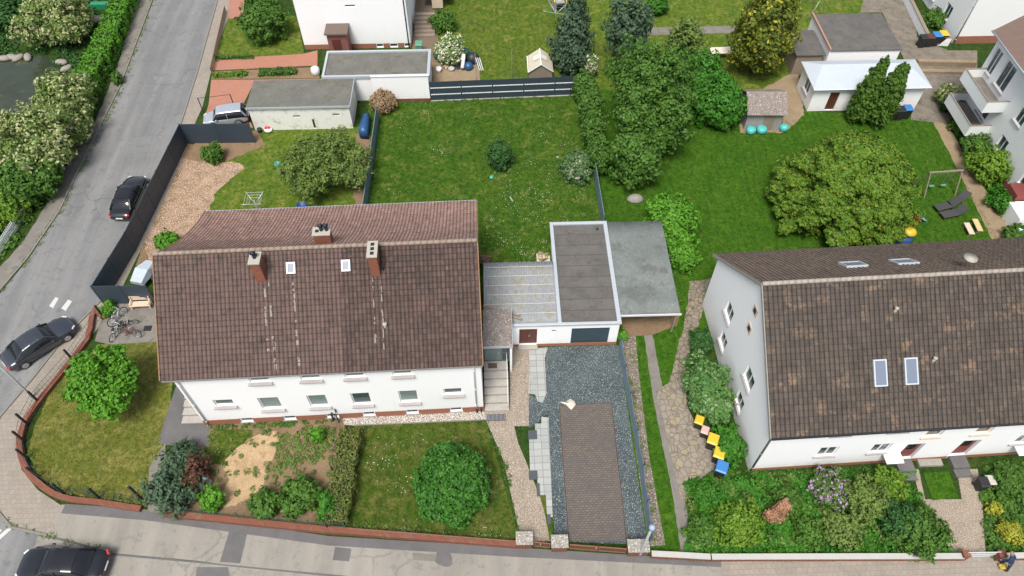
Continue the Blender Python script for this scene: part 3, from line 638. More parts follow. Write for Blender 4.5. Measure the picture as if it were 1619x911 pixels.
def roof_window(parent, x, z_y, slope, w, h, y, label=None, m=None):
    """skylight lying on the slope; slope in radians, z_y height of its middle"""
    T = Matrix.Translation((x, y, z_y)) @ Matrix.Rotation(slope, 4, 'X'); mb = MB(); mb.T = T
    mb.box(-w/2, -h/2, .02, w/2, -h/2+.08, .16); mb.box(-w/2, h/2-.08, .02, w/2, h/2, .16); mb.box(-w/2, -h/2+.08, .02, -w/2+.08, h/2-.08, .16); mb.box(w/2-.08, -h/2+.08, .02, w/2, h/2-.08, .16)
    f = mb.build('roof_window', TRIM, parent); mb = MB(); mb.T = T; mb.box(-w/2+.08, -h/2+.08, .04, w/2-.08, h/2-.08, .12); mb.build('pane', m or SKYL, f)
    if label: f['label'] = label
    return f

# --- semi-detached house in the centre left ---
HX, HY, HR = -1.13, 22.08, R_(1.42)
H = thing('semi_detached_house', 'long white rendered pair house with brown tiled saddle roof beside the corner street', 'house', (HX, HY), HR)
WL = 17.7; Z_W = 5.75
prof_f = [(-.22, 6.0), (5.35, 10.5)]; prof_b = [(12.75, 6.15), (11.1, 6.75), (9.6, 7.5), (8.2, 8.3), (6.7, 9.4), (5.35, 10.5)]
def wx(px): return (px-764)/439.0*WL           # photo column along the wall base -> wall distance (negative)
ops = []; wl = []
def W_(x, z0, w, h, g=None, sh=0, lab=None, sp=True): ops.append((WL+x-w/2, z0, WL+x+w/2, z0+h)); wl.append((g, sh, lab, sp))
LBL = 'roller shutter half down over curtained glass'
W_(-1.80, 2.35, 1.15, .75, None, .0, None, False); W_(-4.55, 1.65, 1.15, 1.45, GLASSG); W_(-7.45, 1.65, 1.15, 1.45, None, .0)
W_(-10.10, 1.65, 1.15, 1.45, GLASSG); W_(-13.0, 1.65, 1.25, 1.45, GLASSG); W_(-15.7, 2.35, 1.15, .75, None, 0, None, False)
for x in (-4.6, -7.4, -9.95, -12.9): W_(x, 4.95, 1.15, .8)
for x in (-1.75, -4.55, -7.3, -9.6, -12.3, -15.0): W_(x, .14, .8, .5, GLASSD, 0, None, False)
mb = MB(); mb.wall((-WL, 0, 0), (1, 0, 0), WL, 5.98, ops, .2)
D = 12.2
mb.wall((0, 0, 0), (0, 1, 0), D, 5.75, []); mb.wall((0, D, 0), (-1, 0, 0), WL, 6.1, []); mb.wall((-WL, D, 0), (0, -1, 0), D, 5.75, [])
gp = [(0, 5.75), (D, 5.75)]+[(y, z-.13) for y, z in prof_b[1:]]+[(0, 6.0)]
for x in (0, -WL): mb.add([(x, y, z) for y, z in gp], [tuple(range(len(gp)))])
mb.build('wall', WHITE, H, fix=False)
for q, (g, sh, lab, sp) in zip(ops, wl):
    window(H, (-WL, 0, 0), (1, 0, 0), q, g, .22 if q[1] > 1 else .05, False, .14 if q[1] > 1 else .1, label=lab, shutter=sh)
mb = MB(); e = .03; bx = sorted([q for q in ops if q[1] < 1]); x0 = 0
for q in bx+[(WL, 0, 0, 0)]:
    mb.box(-WL+x0, -e, 0, -WL+q[0], -.002, .62); x0 = q[2] if q[2] else 0
for q in bx: mb.box(-WL+q[0], -e, 0, -WL+q[2], -.002, .07)
mb.box(.002, 0, 0, e, D, .62); mb.build('plinth', BRICK, H)
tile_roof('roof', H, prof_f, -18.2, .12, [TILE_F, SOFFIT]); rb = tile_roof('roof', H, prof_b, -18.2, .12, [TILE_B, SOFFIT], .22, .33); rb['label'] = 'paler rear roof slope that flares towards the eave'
mb = MB(); k = -18.2
while k < .1: mb.tube([(k, 5.35, 10.57), (min(.14, k+.38), 5.35, 10.585)], [.12, .135], 10); k += .36
mb.build('ridge_tiles', plain('ridge_tile', (.26,.20,.16), .8, var=.4, sc=2.5), H, True)
for sx in (.14, -18.22):
    mb = MB()
    for pr in (prof_f, prof_b):
        for a, b in zip(pr, pr[1:]): mb.bar((sx, a[0], a[1]-.02), (sx, b[0], b[1]-.02), .06, .2)
    mb.build('verge_board', plain('verge_orange', (.25,.14,.075), .8, var=.4, sc=3), H)
gutter(H, -18.2, .12, -.28, 5.97, LGUT, .05); gutter(H, -18.2, .12, 12.85, 6.12)
downpipe(H, -.42, -.08, .5, 5.5, .05, WHITE_P, (-.42, -.26, 5.9)); downpipe(H, -17.45, -.08, .1, 5.5, .05, TRIMW, (-17.45, -.26, 5.9))
mb = MB(); mb.tube([(-.42, -.08, .0), (-.42, -.08, .55)], .07, 8); mb.tube([(-.15, -.08, .0), (-.15, -.08, .6)], .05, 8); mb.build('standpipe', DKMET, H, True)
chimney(H, -5.72, 4.5, .5, 1.1, 8.9, 11.1, [(0, -.33), (0, 0), (0, .33)], label='red brick chimney with three open flues')
chimney(H, -12.2, 4.3, .55, .8, 8.7, 11.0, [(0, .2)], cowl=[(0, 0)], label='brick chimney with dark metal cowl')
chimney(H, -8.85, 6.5, .95, .55, 9.0, 10.55, [(-.25, 0)], cowl=[(.0, .05), (.3, .05)], label='stubby chimney behind the ridge with two pots')
sl_f = math.atan2(4.5, 5.57)
for x, yy in ((-10.5, 4.5), (-7.4, 4.5)): roof_window(H, x, 6.0+(yy+.22)*4.5/5.57+.03, sl_f, .5, .65, yy)
mb = MB(); yy = 1.7; mb.tube([(-5.35, yy, 7.4), (-5.35, yy, 7.85)], .09, 10); mb.tube([(-5.35, yy, 7.85), (-5.35, yy, 7.9)], .14, 10); mb.build('vent_pipe', CAPC, H, True)
mb = MB(); mb.tube([(-5.3, 4.2, 9.55), (-5.3, 4.2, 10.1), (-5.05, 4.2, 10.15)], .035, 6); mb.build('antenna_bracket', DKMET, H, True)
LIME = plain('lime', (.25,.215,.185), .9, var=.5, sc=14)       # lime streaks below chimneys
for cx, w in ((-5.95, .12), (-5.5, .10), (-12.1, .2), (-11.85, .16), (-10.5, .16)):
    y = 3.7 
    while y > -.2:
        s = rnd.uniform(.08, .42); cx += rnd.uniform(-.025, .025); zf = lambda v: 6.0+(v+.22)*4.5/5.57+.085
        if rnd.random() < (.75 if y > .8 else .5): mb = MB(); mb.add([(cx, y, zf(y)), (cx+w*rnd.uniform(.5, 1), y, zf(y)), (cx+w*rnd.uniform(.4, 1), y+s, zf(y+s)), (cx, y+s, zf(y+s))], [(0,1,2,3)]); mb.build('lime_streak', LIME, H, fix=False)
        y -= s+rnd.uniform(.03, .2)
mb = MB(); mb.box(-9.62, -.2, 0, -9.55, -.04, .9); mb.box(-9.3, -.12, .95, -9.24, -.04, 1.35); mb.build('wall_hose_reel', DKMET, H)

def stairs(name, label, loc, rz, w, n, rise, run, landing, rail=True, m=None, group=None):
    """steps climb along +y; loc = front-left corner"""
    t = thing(name, label, 'stairs', loc, rz, group); m = m or CONCS
    for k in range(n):
        mb = MB(); mb.box(0, k*run, 0, w, (k+1)*run+.001*k, (k+1)*rise-.045); mb.box(-.02, k*run-.03, (k+1)*rise-.045, w+.02, (k+1)*run-.032, (k+1)*rise); mb.build('step', m, t, bevel=.008)
    mb = MB(); mb.box(0, n*run+.003, 0, w, n*run+landing, (n+1)*rise); mb.build('landing', m, t, bevel=.01)
    if rail:
        mb = MB(); x = w-.06; a = (x, .15, rise+.9); b = (x, n*run, (n+1)*rise+.9)
        mb.tube([a, b, (x, n*run+landing*.5, (n+1)*rise+.9)], .02, 6)
        for k in range(0, n+1, 2): mb.tube([(x, .15+k*run*.93, (k+1)*rise), (x, .15+k*run*.93, (k+1)*rise+.88)], .018, 6)
        mb.build('handrail', WHITE_P, t, True)
    return t
CONCS = speckle('step_stone', (0.396,0.369,0.333), (0.468,0.441,0.405), (.6,.57,.53), 12, 1.5, .85, .66, (2,.6,(.34,.31,.27)), .3)
stairs('entrance_stairs', 'grey stone steps rising to the glass porch at the right end of the pair house', (-1.05, 22.02), 0, 1.55, 5, .175, .5, 2.9)
stairs('side_stairs', 'pale steps at the left gable of the pair house half hidden under the roof edge', (-20.3, 21.75), 0, 1.45, 5, .175, .5, 2.6)
mb = MB(); mb.box(-.78, 24.62, 1.052, -.2, 25.0, 1.07); tag(mb.build('doormat', plain('mat_brown', (.10,.075,.06), .95), None), 'small brown doormat on the landing in front of the glass porch', 'doormat')
mb = MB(); mb.box(-.95, 21.35, .03, .25, 21.8, .05)
grt = thing('cellar_grate', 'dark metal grate set in the path below the entrance steps', 'grate')
mb.build('frame', DKMET, grt); mb = MB()
for k in range(14): mb.box(-.93+k*.085, 21.37, .052, -.90+k*.085, 21.78, .062)
mb.build('bars', STEEL, grt)
# glass porch on the landing
PO = thing('entrance_porch', 'glazed dark framed entrance porch under a flat lichen covered roof', 'porch', (-1.03, 25.15, 1.05))
mb = MB(); w = 1.68; hh = 2.1
for x in (0, 1.12, w-.07): mb.box(x, 0, 0, x+.07, .08, hh)
mb.box(.07, .004, 0, w-.07, .076, .12); mb.box(.07, .004, hh-.1, w-.07, .076, hh); mb.box(1.19, .004, 1.0, w-.07, .076, 1.07); fr = mb.build('door_frame', plain('porch_frame', (.10,.125,.135), .5, var=.1), PO)
mb = MB(); mb.box(.07, .03, .12, 1.12, .05, hh-.1); mb.build('pane', GLASSG, fr); mb = MB(); mb.box(1.19, .03, .12, w-.07, .05, 1.0); mb.box(1.19, .03, 1.07, w-.07, .05, hh-.1); mb.build('pane', GLASS, fr)
mb = MB(); mb.box(.95, -.05, .95, .99, 0, 1.1); mb.build('door_handle', STEEL, fr)
mb = MB(); mb.box(w, -.25, -1.05, w+.14, 2.6, hh); mb.box(0, 2.3, -1.05, w, 2.45, hh); mb.build('wall', WHITE, PO)
mb = MB(); mb.box(-.02, -.3, hh, w+.16, 2.6, hh+.16); mb.build('roof', FELTP, PO, bevel=.02)
mb = MB(); mb.bar((-.02, -.33, hh+.09), (w+.17, -.33, hh+.09), .03, .2); mb.bar((w+.18, -.34, hh+.09), (w+.18, 2.6, hh+.09), .03, .2); mb.build('roof_edge', TRIM, PO)

# --- garage building ---
GA = thing('garage', 'white flat roofed garage with dark roller door and brown double door', 'garage', (.78, 26.92))
gw = 7.2; gh = 2.45
opg = [(.55, .22, 1.75, 2.1), (2.72, 1.75, 2.98, 1.9), (4.05, .12, 6.6, 2.05)]
mb = MB(); mb.wall((0, 0, 0), (1, 0, 0), gw, gh, opg, .16); mb.wall((gw, 0, 0), (0, 1, 0), 8.95, gh, []); mb.wall((gw, 8.95, 0), (-1, 0, 0), 3.9, gh, []); mb.wall((gw-3.9, 8.95, 0), (0, -1, 0), 8.9, gh, [])
mb.build('wall', WHITE, GA, fix=False)
mb = MB(); mb.box(0, -.03, 0, .55, -.002, .3); mb.box(1.75, -.03, 0, gw, -.002, .3); mb.build('plinth', BRICK, GA)
mb = MB(); mb.box(.55, .12, .22, 1.145, .15, 2.1); mb.box(1.155, .12, .22, 1.75, .15, 2.1)
for x in (.6, 1.2): mb.box(x, .10, .3, x+.06, .12, 2.0); mb.box(x+.42, .10, .3, x+.48, .12, 2.0)
dr = mb.build('door', DOORB, GA); mb = MB(); mb.box(1.2, .05, 1.1, 1.24, .1, 1.25); mb.build('handle', STEEL, dr)
mb = MB(); mb.box(.5, -.35, 0, 1.8, -.0, .2); mb.build('doorstep', CONCS, GA)
mb = MB()
for k in range(8): mb.box(4.05, .10, .12+k*.24, 6.6, .14, .12+k*.24+.232)
mb.build('garage_door', GARD, GA)
mb = MB(); mb.box(2.72, .03, 1.75, 2.98, .06, 1.9); mb.build('vent', DKMET, GA)
mb = MB(); mb.box(3.35, .12, gh-.02, gw-.18, 8.8, gh+.05); mb.build('roof', BITU, GA)
mb = MB()
for k in range(1, 9): mb.box(3.4, .15+k*.96, gh+.05, gw-.2, .21+k*.96, gh+.058)
mb.build('felt_seams', plain('felt_seam', (.08,.075,.07), .9), GA)
mb = MB(); z0, z1 = gh+.002, gh+.18
mb.box(0, -.08, z0, gw+.1, .12, z1); mb.box(3.1, .12, z0, 3.35, 9.05, z1); mb.box(gw-.18, .12, z0, gw+.1, 9.05, z1); mb.box(3.35, 8.8, z0, gw-.18, 9.05, z1-.004); mb.build('roof_edge', TRIM, GA, bevel=.02)
mb = MB(); mb.tube([(gw-.65, 8.35, gh+.05), (gw-.65, 8.35, gh+.09)], .11, 12); mb.build('roof_drain', DKMET, GA)
# corrugated sheets over the gap
def corrugated(name, parent, x0, x1, y0, y1, z0, z1, m, pitch=.18, amp=.025, along='y', thick=True):
    n = int((x1-x0)/pitch*4); vs = []; fs = []; rows = 6; M_ = MB()
    for j in range(rows+1):
        t = j/rows; y = y0+(y1-y0)*t; z = z0+(z1-z0)*t
        for i in range(n+1): vs.append((x0+(x1-x0)*i/n, y, z+amp*math.sin(2*math.pi*i/4)))
    for j in range(rows):
        for i in range(n): fs.append((j*(n+1)+i, j*(n+1)+i+1, (j+1)*(n+1)+i+1, (j+1)*(n+1)+i))
    M_.add(vs, fs); o = M_.build(name, m, parent, True, fix=False)
    md = o.modifiers.new('s', 'SOLIDIFY'); md.thickness = .008; return o
CR = thing('corrugated_canopy', 'bluish corrugated plastic canopy between the pair house and the flat garage', 'canopy')
corrugated('roof_sheets', CR, -1.0, 3.87, 27.08, 32.1, 2.52, 2.82, CORR)
mb = MB()
for k in range(1, 7): y = 27.08+k*.76; mb.box(-.95+(1.2 if k < 2 else .2)*(k % 2), y, 2.552+(y-27.08)*.06, 3.8, y+.035, 2.572+(y-27.08)*.06)
mb.build('screw_rows', plain('screw_row', (.56,.53,.47), .6, var=.3, sc=12, bst=0), CR)
mb = MB()
for y in (27.4, 29.5, 31.9): mb.box(-.95, y, 2.3+(y-27)*.06, 3.85, y+.08, 2.42+(y-27)*.06)
mb.build('rafters', WOOD, CR); mb = MB()
for x in (-.9, 3.7): mb.box(x, 31.9, 0, x+.1, 32.0, 2.55)
mb.build('posts', WOOD, CR)
mb = MB()
for k, (a, b) in enumerate([(G(768,488,2.75), G(825,505,2.75)), (G(772,486,2.78), G(822,499,2.78)), (G(764,484,2.8), G(800,493,2.8))]): mb.bar(a+Vector((0,0,.02)), b+Vector((0,0,.02)), .14, .05)
tag(mb.build('loose_boards', WOOD), 'old boards lying on the corrugated canopy behind the porch roof', 'boards')
# neighbour carport
CP = thing('carport', 'grey green corrugated carport against the right side of the flat garage', 'carport')
corrugated('roof_sheets', CP, 8.05, 12.15, 27.65, 35.95, 2.42, 2.5, CORRG, .16, .012)
mb = MB(); mb.box(8.05, 27.56, 2.3, 12.2, 27.62, 2.46); mb.build('fascia', TRIMW, CP)
mb = MB()
for x, y in ((11.9, 27.8), (11.9, 31.8), (11.9, 35.7), (8.15, 27.8), (8.15, 35.7)): mb.box(x, y, 0, x+.12, y+.12, 2.36)
for y in (28.5, 31.8, 35.2): mb.box(8.1, y, 2.28, 12.1, y+.1, 2.38)
mb.build('frame', WOOD, CP)

# --- right pair house ---
RH = thing('semi_detached_house', 'white rendered pair house with mottled dark brown roof at the right edge', 'house', (15.0, 17.5), R_(2.0))
RL = 24; RD = 12.6; rz_e = 5.3; rz_r = 10.3; ry_r = 6.55
pf = [(-.35, 5.25), (6.45, 10.3)]; pb = [(13.0, 5.1), (6.45, 10.3)]
opr = [(3.6, 1.55, 4.7, 2.75), (6.8, 1.55, 7.9, 2.75), (3.6, 4.35, 4.7, 5.0), (6.9, 4.35, 8.0, 5.0), (9.35, 3.3, 10.35, 5.05), (12.3, 3.3, 13.3, 5.05), (8.9, .35, 10.0, 2.45), (12.3, .35, 13.4, 2.45), (15.6, 1.55, 16.8, 2.75), (19, 1.55, 20.2, 2.75), (18.6, 4.3, 19.7, 5.0)]
mb = MB(); mb.wall((0,0,0), (1,0,0), RL, rz_e+.1, opr, .2)
opgb = [(a, b, c, d) for a, b, c, d in ((RD-4.0, 1.2, RD-3.0, 2.4), (RD-8.6, 1.2, RD-7.6, 2.4))]
og = [(3.3, 1.15, 4.4, 2.35), (7.7, 1.3, 8.8, 2.5), (3.4, 3.55, 4.7, 4.85), (8.3, 3.6, 9.5, 4.9)]
mb.wall((0, RD, 0), (0, -1, 0), RD, 5.25, [(RD-c, b, RD-a, d) for a, b, c, d in og], .2)
mb.wall((RL, RD, 0), (-1, 0, 0), RL, 5.2, []); mb.wall((RL, 0, 0), (0, 1, 0), RD, 5.25, [])
gp = [(RD, 5.25), (RD, 5.38), (6.45, 10.15), (0, 5.42), (0, 5.25)]
for x in (0, RL): mb.add([(x, y, z) for y, z in gp], [tuple(range(5))])
mb.build('wall', WHITE, RH, fix=False)
for k, q in enumerate(opr):
    if k in (4, 5): window(RH, (0,0,0), (1,0,0), q, GLASSD, .1, False, .16, BEIGE, label='tall stairwell window in a tan frame', sillm=BEIGE)
    elif k in (6, 7):
        mb = MB(); mb.box(q[0]+.06, .14, q[1]+.02, q[2]-.06, .18, q[3]-.06); d_ = mb.build('front_door', MAROON, RH)
        mb = MB(); mb.box(q[0]+.3, .12, q[1]+1.1, q[2]-.3, .139, q[3]-.3); mb.build('pane', GLASSD, d_)
    else: window(RH, (0,0,0), (1,0,0), q, GLASS, .12, True, .12)
for a, b, c, d in og: window(RH, (0, RD, 0), (0,-1,0), (RD-c, b, RD-a, d), GLASS, .12, True, .12)
for y, z in ((6.3, 8.0), (6.1, 6.5)):
    mb = MB(); mb.box(-.05, y-.3, z-.3, -.003, y+.3, z+.3); v_ = mb.build('wall_ornament', BEIGE, RH); mb = MB(); mb.box(-.07, y-.16, z-.18, -.051, y+.16, z+.18); mb.build('inset', DKMET, v_)
tile_roof('roof', RH, pf, -.22, RL, [TILE_R, SOFFIT], .27, .36); r2 = tile_roof('roof', RH, pb, -.22, RL, [TILE_RB, SOFFIT], .27, .36); r2['label'] = 'browner rear roof slope'
mb = MB(); k = -.22
while k < RL: mb.tube([(k, 6.45, 10.37), (k+.38, 6.45, 10.385)], [.12, .135], 10); k += .36
mb.build('ridge_tiles', plain('ridge_pale', (.32,.28,.24), .85, var=.5, sc=2), RH, True)
gutter(RH, -.22, RL, -.43, 5.27, DKMET); downpipe(RH, .06, -.07, .1, 5.1, .06, plain('grey_pipe', (.30,.32,.34), .5), (.06, -.35, 5.25))
mb = MB()
for a, b in ((pf[0], pf[1]), (pb[0], pb[1])): mb.bar((-.25, a[0], a[1]-.05), (-.25, b[0], b[1]-.05), .06, .2)
mb.build('verge_board', plain('grey_verge', (.26,.25,.22), .8, var=.2), RH)
sl = math.atan2(5.05, 6.8)
for x in (6.4, 8.15): roof_window(RH, x-.35, 5.25+(2.25+.35)*5.05/6.8+.03, sl, .75, 1.5, 2.25)
slb = -math.atan2(5.2, 6.55)
for x in (3.9, 6.6): roof_window(RH, x*1.15+2.0, 5.1+(13-8.9)*5.2/6.55+.03, slb, 1.3, 1.1, 8.9)
for x, y in ((7.1, 4.9), (9.1, 2.6)):
    z = 5.25+(y+.35)*5.05/6.8; mb = MB(); mb.tube([(x, y, z-.1), (x, y, z+.4)], .08, 8); mb.tube([(x, y, z+.4), (x, y, z+.45)], .12, 8); mb.build('vent_pipe', CAPC, RH, True)
mb = MB(); mb.tube([(12.0, 7.6, 9.3), (12.0, 7.6, 10.4)], .03, 6); mb.lathe([(.0, 0), (.2, .03), (.36, .12), (.38, .15)], (12.0, 7.45, 10.3), 16); mb.build('satellite_dish', CAPC, RH, True)
for x0 in (6.9, 15.0):
    mb = MB(); mb.box(x0+.9, -.7, 1.35, x0+1.95, -.003, 1.42); mb.build('door_canopy', WHITE_P, RH)
mb = MB(); mb.box(9.0, -1.3, 0, 10.0, -.003, .17); mb.box(9.0, -.8, .17, 10.0, -.003, .34); mb.build('doorstep', ASPH_D, RH); mb = MB(); mb.box(12.4, -1.3, 0, 13.4, -.003, .17); mb.box(12.4, -.8, .17, 13.4, -.003, .34); mb.build('doorstep', ASPH_D, RH)
mb = MB(); mb.box(0, -.03, 0, 8.9, -.003, .34); mb.box(10.0, -.03, 0, 12.3, -.003, .34); mb.box(13.4, -.03, 0, RL, -.003, .34); mb.build('plinth', BRICK, RH)
for nm, x in ((0, 5.35), (1, 2)): pass
mb = MB(); mb.box(10.45, -.5, 0, 11.9, -.06, .22); tag(mb.build('stone_trough', ROCK), 'low pale stone planter by the doors of the right pair house', 'planter'); bpy.data.objects['stone_trough'].location = (15, 17.9, 0)

# --- white house at the top ---
TH = thing('detached_house', 'white gable wall house with brick base at the top of the photo', 'house', (-18.13, 61.75))
opt = [(4.6, 4.35, 5.6, 4.62)]+[(8.2, .05, 9.0, .45), (9.6, .05, 10.1, .45), (6.9, .05, 7.6, .45)]
mb = MB(); tw = 10.25; mb.wall((0,0,0), (1,0,0), tw, 6, opt, .15); mb.wall((tw, 0, 0), (0, 1, 0), 9, 6, []); mb.wall((tw, 9, 0), (-1,0,0), tw, 6, []); mb.wall((0, 9, 0), (0,-1,0), 9, 6, [])
mb.add([(0,0,6), (tw,0,6), (tw/2,0,10.4)], [(0,1,2)]); mb.add([(0,9,6), (tw,9,6), (tw/2,9,10.4)], [(0,1,2)]); mb.build('wall', WHITE, TH, fix=False)
for q in opt: window(TH, (0,0,0), (1,0,0), q, GLASS, 0, False, .1)
mb = MB(); mb.box(0, -.03, 0, 6.9, -.003, .5); mb.box(7.6, -.03, 0, 8.2, -.003, .5); mb.box(9.0, -.03, 0, 9.6, -.003, .5); mb.box(10.1, -.03, 0, tw, -.003, .5); mb.build('plinth', BRICK, TH)
for sg in (0, 1):
    T0 = MB(); x_e, x_r = (-.4, tw/2) if sg == 0 else (tw+.4, tw/2)
    T0.add([(x_e,-.3,5.7),(x_r,-.3,10.5),(x_r,9.3,10.5),(x_e,9.3,5.7),(x_e,-.3,5.55),(x_r,-.3,10.35),(x_r,9.3,10.35),(x_e,9.3,5.55)], [(0,1,2,3),(4,7,6,5),(0,4,5,1),(3,2,6,7),(0,3,7,4),(1,5,6,2)]); T0.build('roof', RBROWN, TH)
downpipe(TH, tw-.2, -.08, 0, 6, .05, DKMET)
mb = MB(); mb.box(2.7, -1.5, 0, 4.55, -.003, 2.6); e1 = mb.build('entrance_annex', PORCHR, TH); mb = MB(); mb.box(2.55, -1.75, 2.6, 4.7, -.003, 2.74); mb.build('roof', plain('annex_roof', (.14,.10,.08), .8, var=.2), e1)
mb = MB(); mb.box(3.1, -1.54, .05, 3.9, -1.502, 2.0); mb.build('door', DOORB, e1)
# long flat garage and its white wall
LG = thing('flat_garage', 'long low garage with grey felt roof in front of the top house', 'garage', (-15.0, 53.5))
mb = MB(); mb.wall((4.3,-.05,0), (1,0,0), 5.0, 2.75, [], .1); mb.wall((9.3,-.05,0), (0,1,0), 3.9, 2.75, []); mb.wall((9.3,3.85,0), (-1,0,0), 9.2, 2.5, []); mb.wall((.1,3.85,0), (0,-1,0), 3.6, 2.5, []); mb.wall((.1,.25,0), (1,0,0), 4.2, 2.5, [(.6, 0, 1.6, 2.0)], .1); mb.build('wall', WHITE, LG, fix=False)
mb = MB(); mb.box(4.28, -.09, 0, 9.33, -.052, .35); mb.build('plinth', BRICK_W, LG)
mb = MB(); mb.box(.2, .35, 2.5, 9.2, 3.75, 2.56); mb.build('roof', BITU2, LG)
mb = MB(); mb.box(0, .13, 2.46, 9.45, .35, 2.7); mb.box(0, 3.75, 2.46, 9.45, 3.97, 2.7); mb.box(0, .35, 2.46, .2, 3.75, 2.7); mb.box(9.2, .35, 2.46, 9.45, 3.75, 2.7); mb.build('roof_edge', TRIM, LG)
mb = MB(); mb.box(4.26, -.12, 2.752, 9.4, .12, 2.81); mb.build('wall_coping', TRIMW, LG)
# single stained garage
SG = thing('single_garage', 'stained white garage with grey felt roof beside the silver hatchback', 'garage', (-20.8, 49.95))
ops_ = [(3.6, 1.35, 4.2, 1.55), (7.0, 1.45, 7.6, 1.65), (5.1, .1, 5.3, 1.1)]
mb = MB(); mb.wall((0,0,0), (1,0,0), 8.5, 2.4, ops_, .12); mb.wall((8.5,0,0), (0,1,0), 3.5, 2.4, []); mb.wall((8.5,3.5,0), (-1,0,0), 8.5, 2.4, []); mb.wall((0,3.5,0), (0,-1,0), 3.5, 2.4, []); mb.build('wall', WHITE_D, SG, fix=False)
mb = MB()
for q in ops_: mb.box(q[0], .08, q[1], q[2], .1, q[3])
mb.build('vent', DOORB, SG); mb = MB(); mb.box(-.12, -.12, 2.402, 8.62, 3.62, 2.52); mb.build('roof', BITU2, SG)
mb = MB(); mb.box(-.16, -.17, 2.38, 8.66, -.122, 2.56); mb.box(8.622, -.12, 2.38, 8.67, 3.62, 2.56); mb.build('roof_edge', TRIM, SG)
mb = MB(); mb.box(-.04, .4, .05, -.004, 3.0, 2.1); mb.build('garage_door', GARD, SG)

# --- right background ---
WS = thing('white_outbuilding', 'white outbuilding with pale hipped sheet roof behind the two cypresses', 'outbuilding', (27.95, 51.0))
ww, wd, wh = 9.7, 3.4, 2.6
mb = MB(); q1 = [(1.5, .1, 2.35, 2.0), (6.2, 1.0, 7.2, 1.9)]; mb.wall((0,0,0), (1,0,0), ww, wh, q1, .12); mb.wall((0,wd,0), (0,-1,0), wd, wh, [(1.1, .9, 2.3, 2.1)], .12); mb.wall((ww,0,0), (0,1,0), wd, wh, []); mb.wall((ww,wd,0), (-1,0,0), ww, wh, []); mb.build('wall', WHITE, WS, fix=False)
mb = MB(); mb.box(1.5, .1, .1, 2.35, .14, 2.0); mb.build('door', DOORB, WS); window(WS, (0,0,0), (1,0,0), q1[1], GLASSG, .1, False, .1); window(WS, (0,wd,0), (0,-1,0), (1.1,.9,2.3,2.1), GLASS, .1, True, .1)
mb = MB(); o_ = .3; mb.add([(-o_,-o_,wh),(ww+o_,-o_,wh),(ww+o_,wd+o_,wh),(-o_,wd+o_,wh),(1.0,wd/2+.6,3.25),(ww-1.2,wd/2+.6,3.25)], [(0,1,5,4),(1,2,5),(2,3,4,5),(3,0,4),(0,3,2,1)]); mb.build('roof', METR, WS)
gutter(WS, -o_, ww+o_, -o_-.07, wh, TRIMW)
DG = thing('dark_roof_garage', 'garage with dark felt roof and a white side wall behind the white outbuilding', 'garage', (30.6, 56.0))
mb = MB(); mb.wall((0,0,0), (1,0,0), 6.5, 2.7, []); mb.wall((0,5.6,0), (0,-1,0), 5.6, 2.95, []); mb.wall((6.5,0,0), (0,1,0), 5.6, 2.7, []); mb.wall((6.5,5.6,0), (-1,0,0), 6.5, 2.7, []); mb.build('wall', WHITE, DG, fix=False)
mb = MB(); mb.box(.05, -.1, 2.702, 6.6, 5.7, 2.8); mb.build('roof', BITU, DG); mb = MB(); mb.box(-.12, -.1, 2.802, .05, 5.7, 3.0); mb.build('roof_edge', plain('brick_edge', (.35,.2,.15), .8), DG)
LT = thing('lean_to_shed', 'low grey felt lean-to left of the dark roofed garage', 'shed', (27.9, 56.3))
mb = MB(); mb.box(0, 0, 0, 2.4, 3.6, 2.1); mb.build('wall', WOOD, LT); mb = MB(); mb.prism([(-.15,-.15),(2.55,-.15),(2.55,3.8),(-.15,3.8)], 2.11, 2.2); mb.build('roof', BITU, LT)
SH = thing('garden_shed', 'grey plank garden shed with lichen grey pitched roof', 'shed', (21.75, 48.7), R_(-2))
mb = MB()
for k in range(17): mb.box(k*.18, 0, 0, k*.18+.172, .03, 2.0+.0)
mb.box(0, .032, 0, .03, 2.9, 2.0); mb.box(3.03, .032, 0, 3.06, 2.9, 2.0); mb.box(0, 2.9, 0, 3.06, 2.93, 2.0)
for x in (0, 3.03): mb.add([(x,0,2.0),(x,2.93,2.0),(x,1.46,2.9)], [(0,1,2)]); mb.add([(x+.03,0,2.0),(x+.03,2.93,2.0),(x+.03,1.46,2.9)], [(0,1,2)])
mb.build('wall', WOODG, SH)
mb = MB()
for y0, y1, z0, z1 in ((-.3, 1.46, 1.85, 2.95), (3.2, 1.46, 1.85, 2.95)): mb.add([(-.2,y0,z0),(3.26,y0,z0),(3.26,y1,z1),(-.2,y1,z1),(-.2,y0,z0-.05),(3.26,y0,z0-.05),(3.26,y1,z1-.05),(-.2,y1,z1-.05)], [(0,1,2,3),(4,7,6,5),(0,4,5,1),(1,5,6,2),(3,7,4,0)])
mb.build('roof', FELTP, SH); mb = MB(); mb.box(1.5, -.03, .05, 2.4, -.003, 1.85); mb.build('door', WOOD, SH)
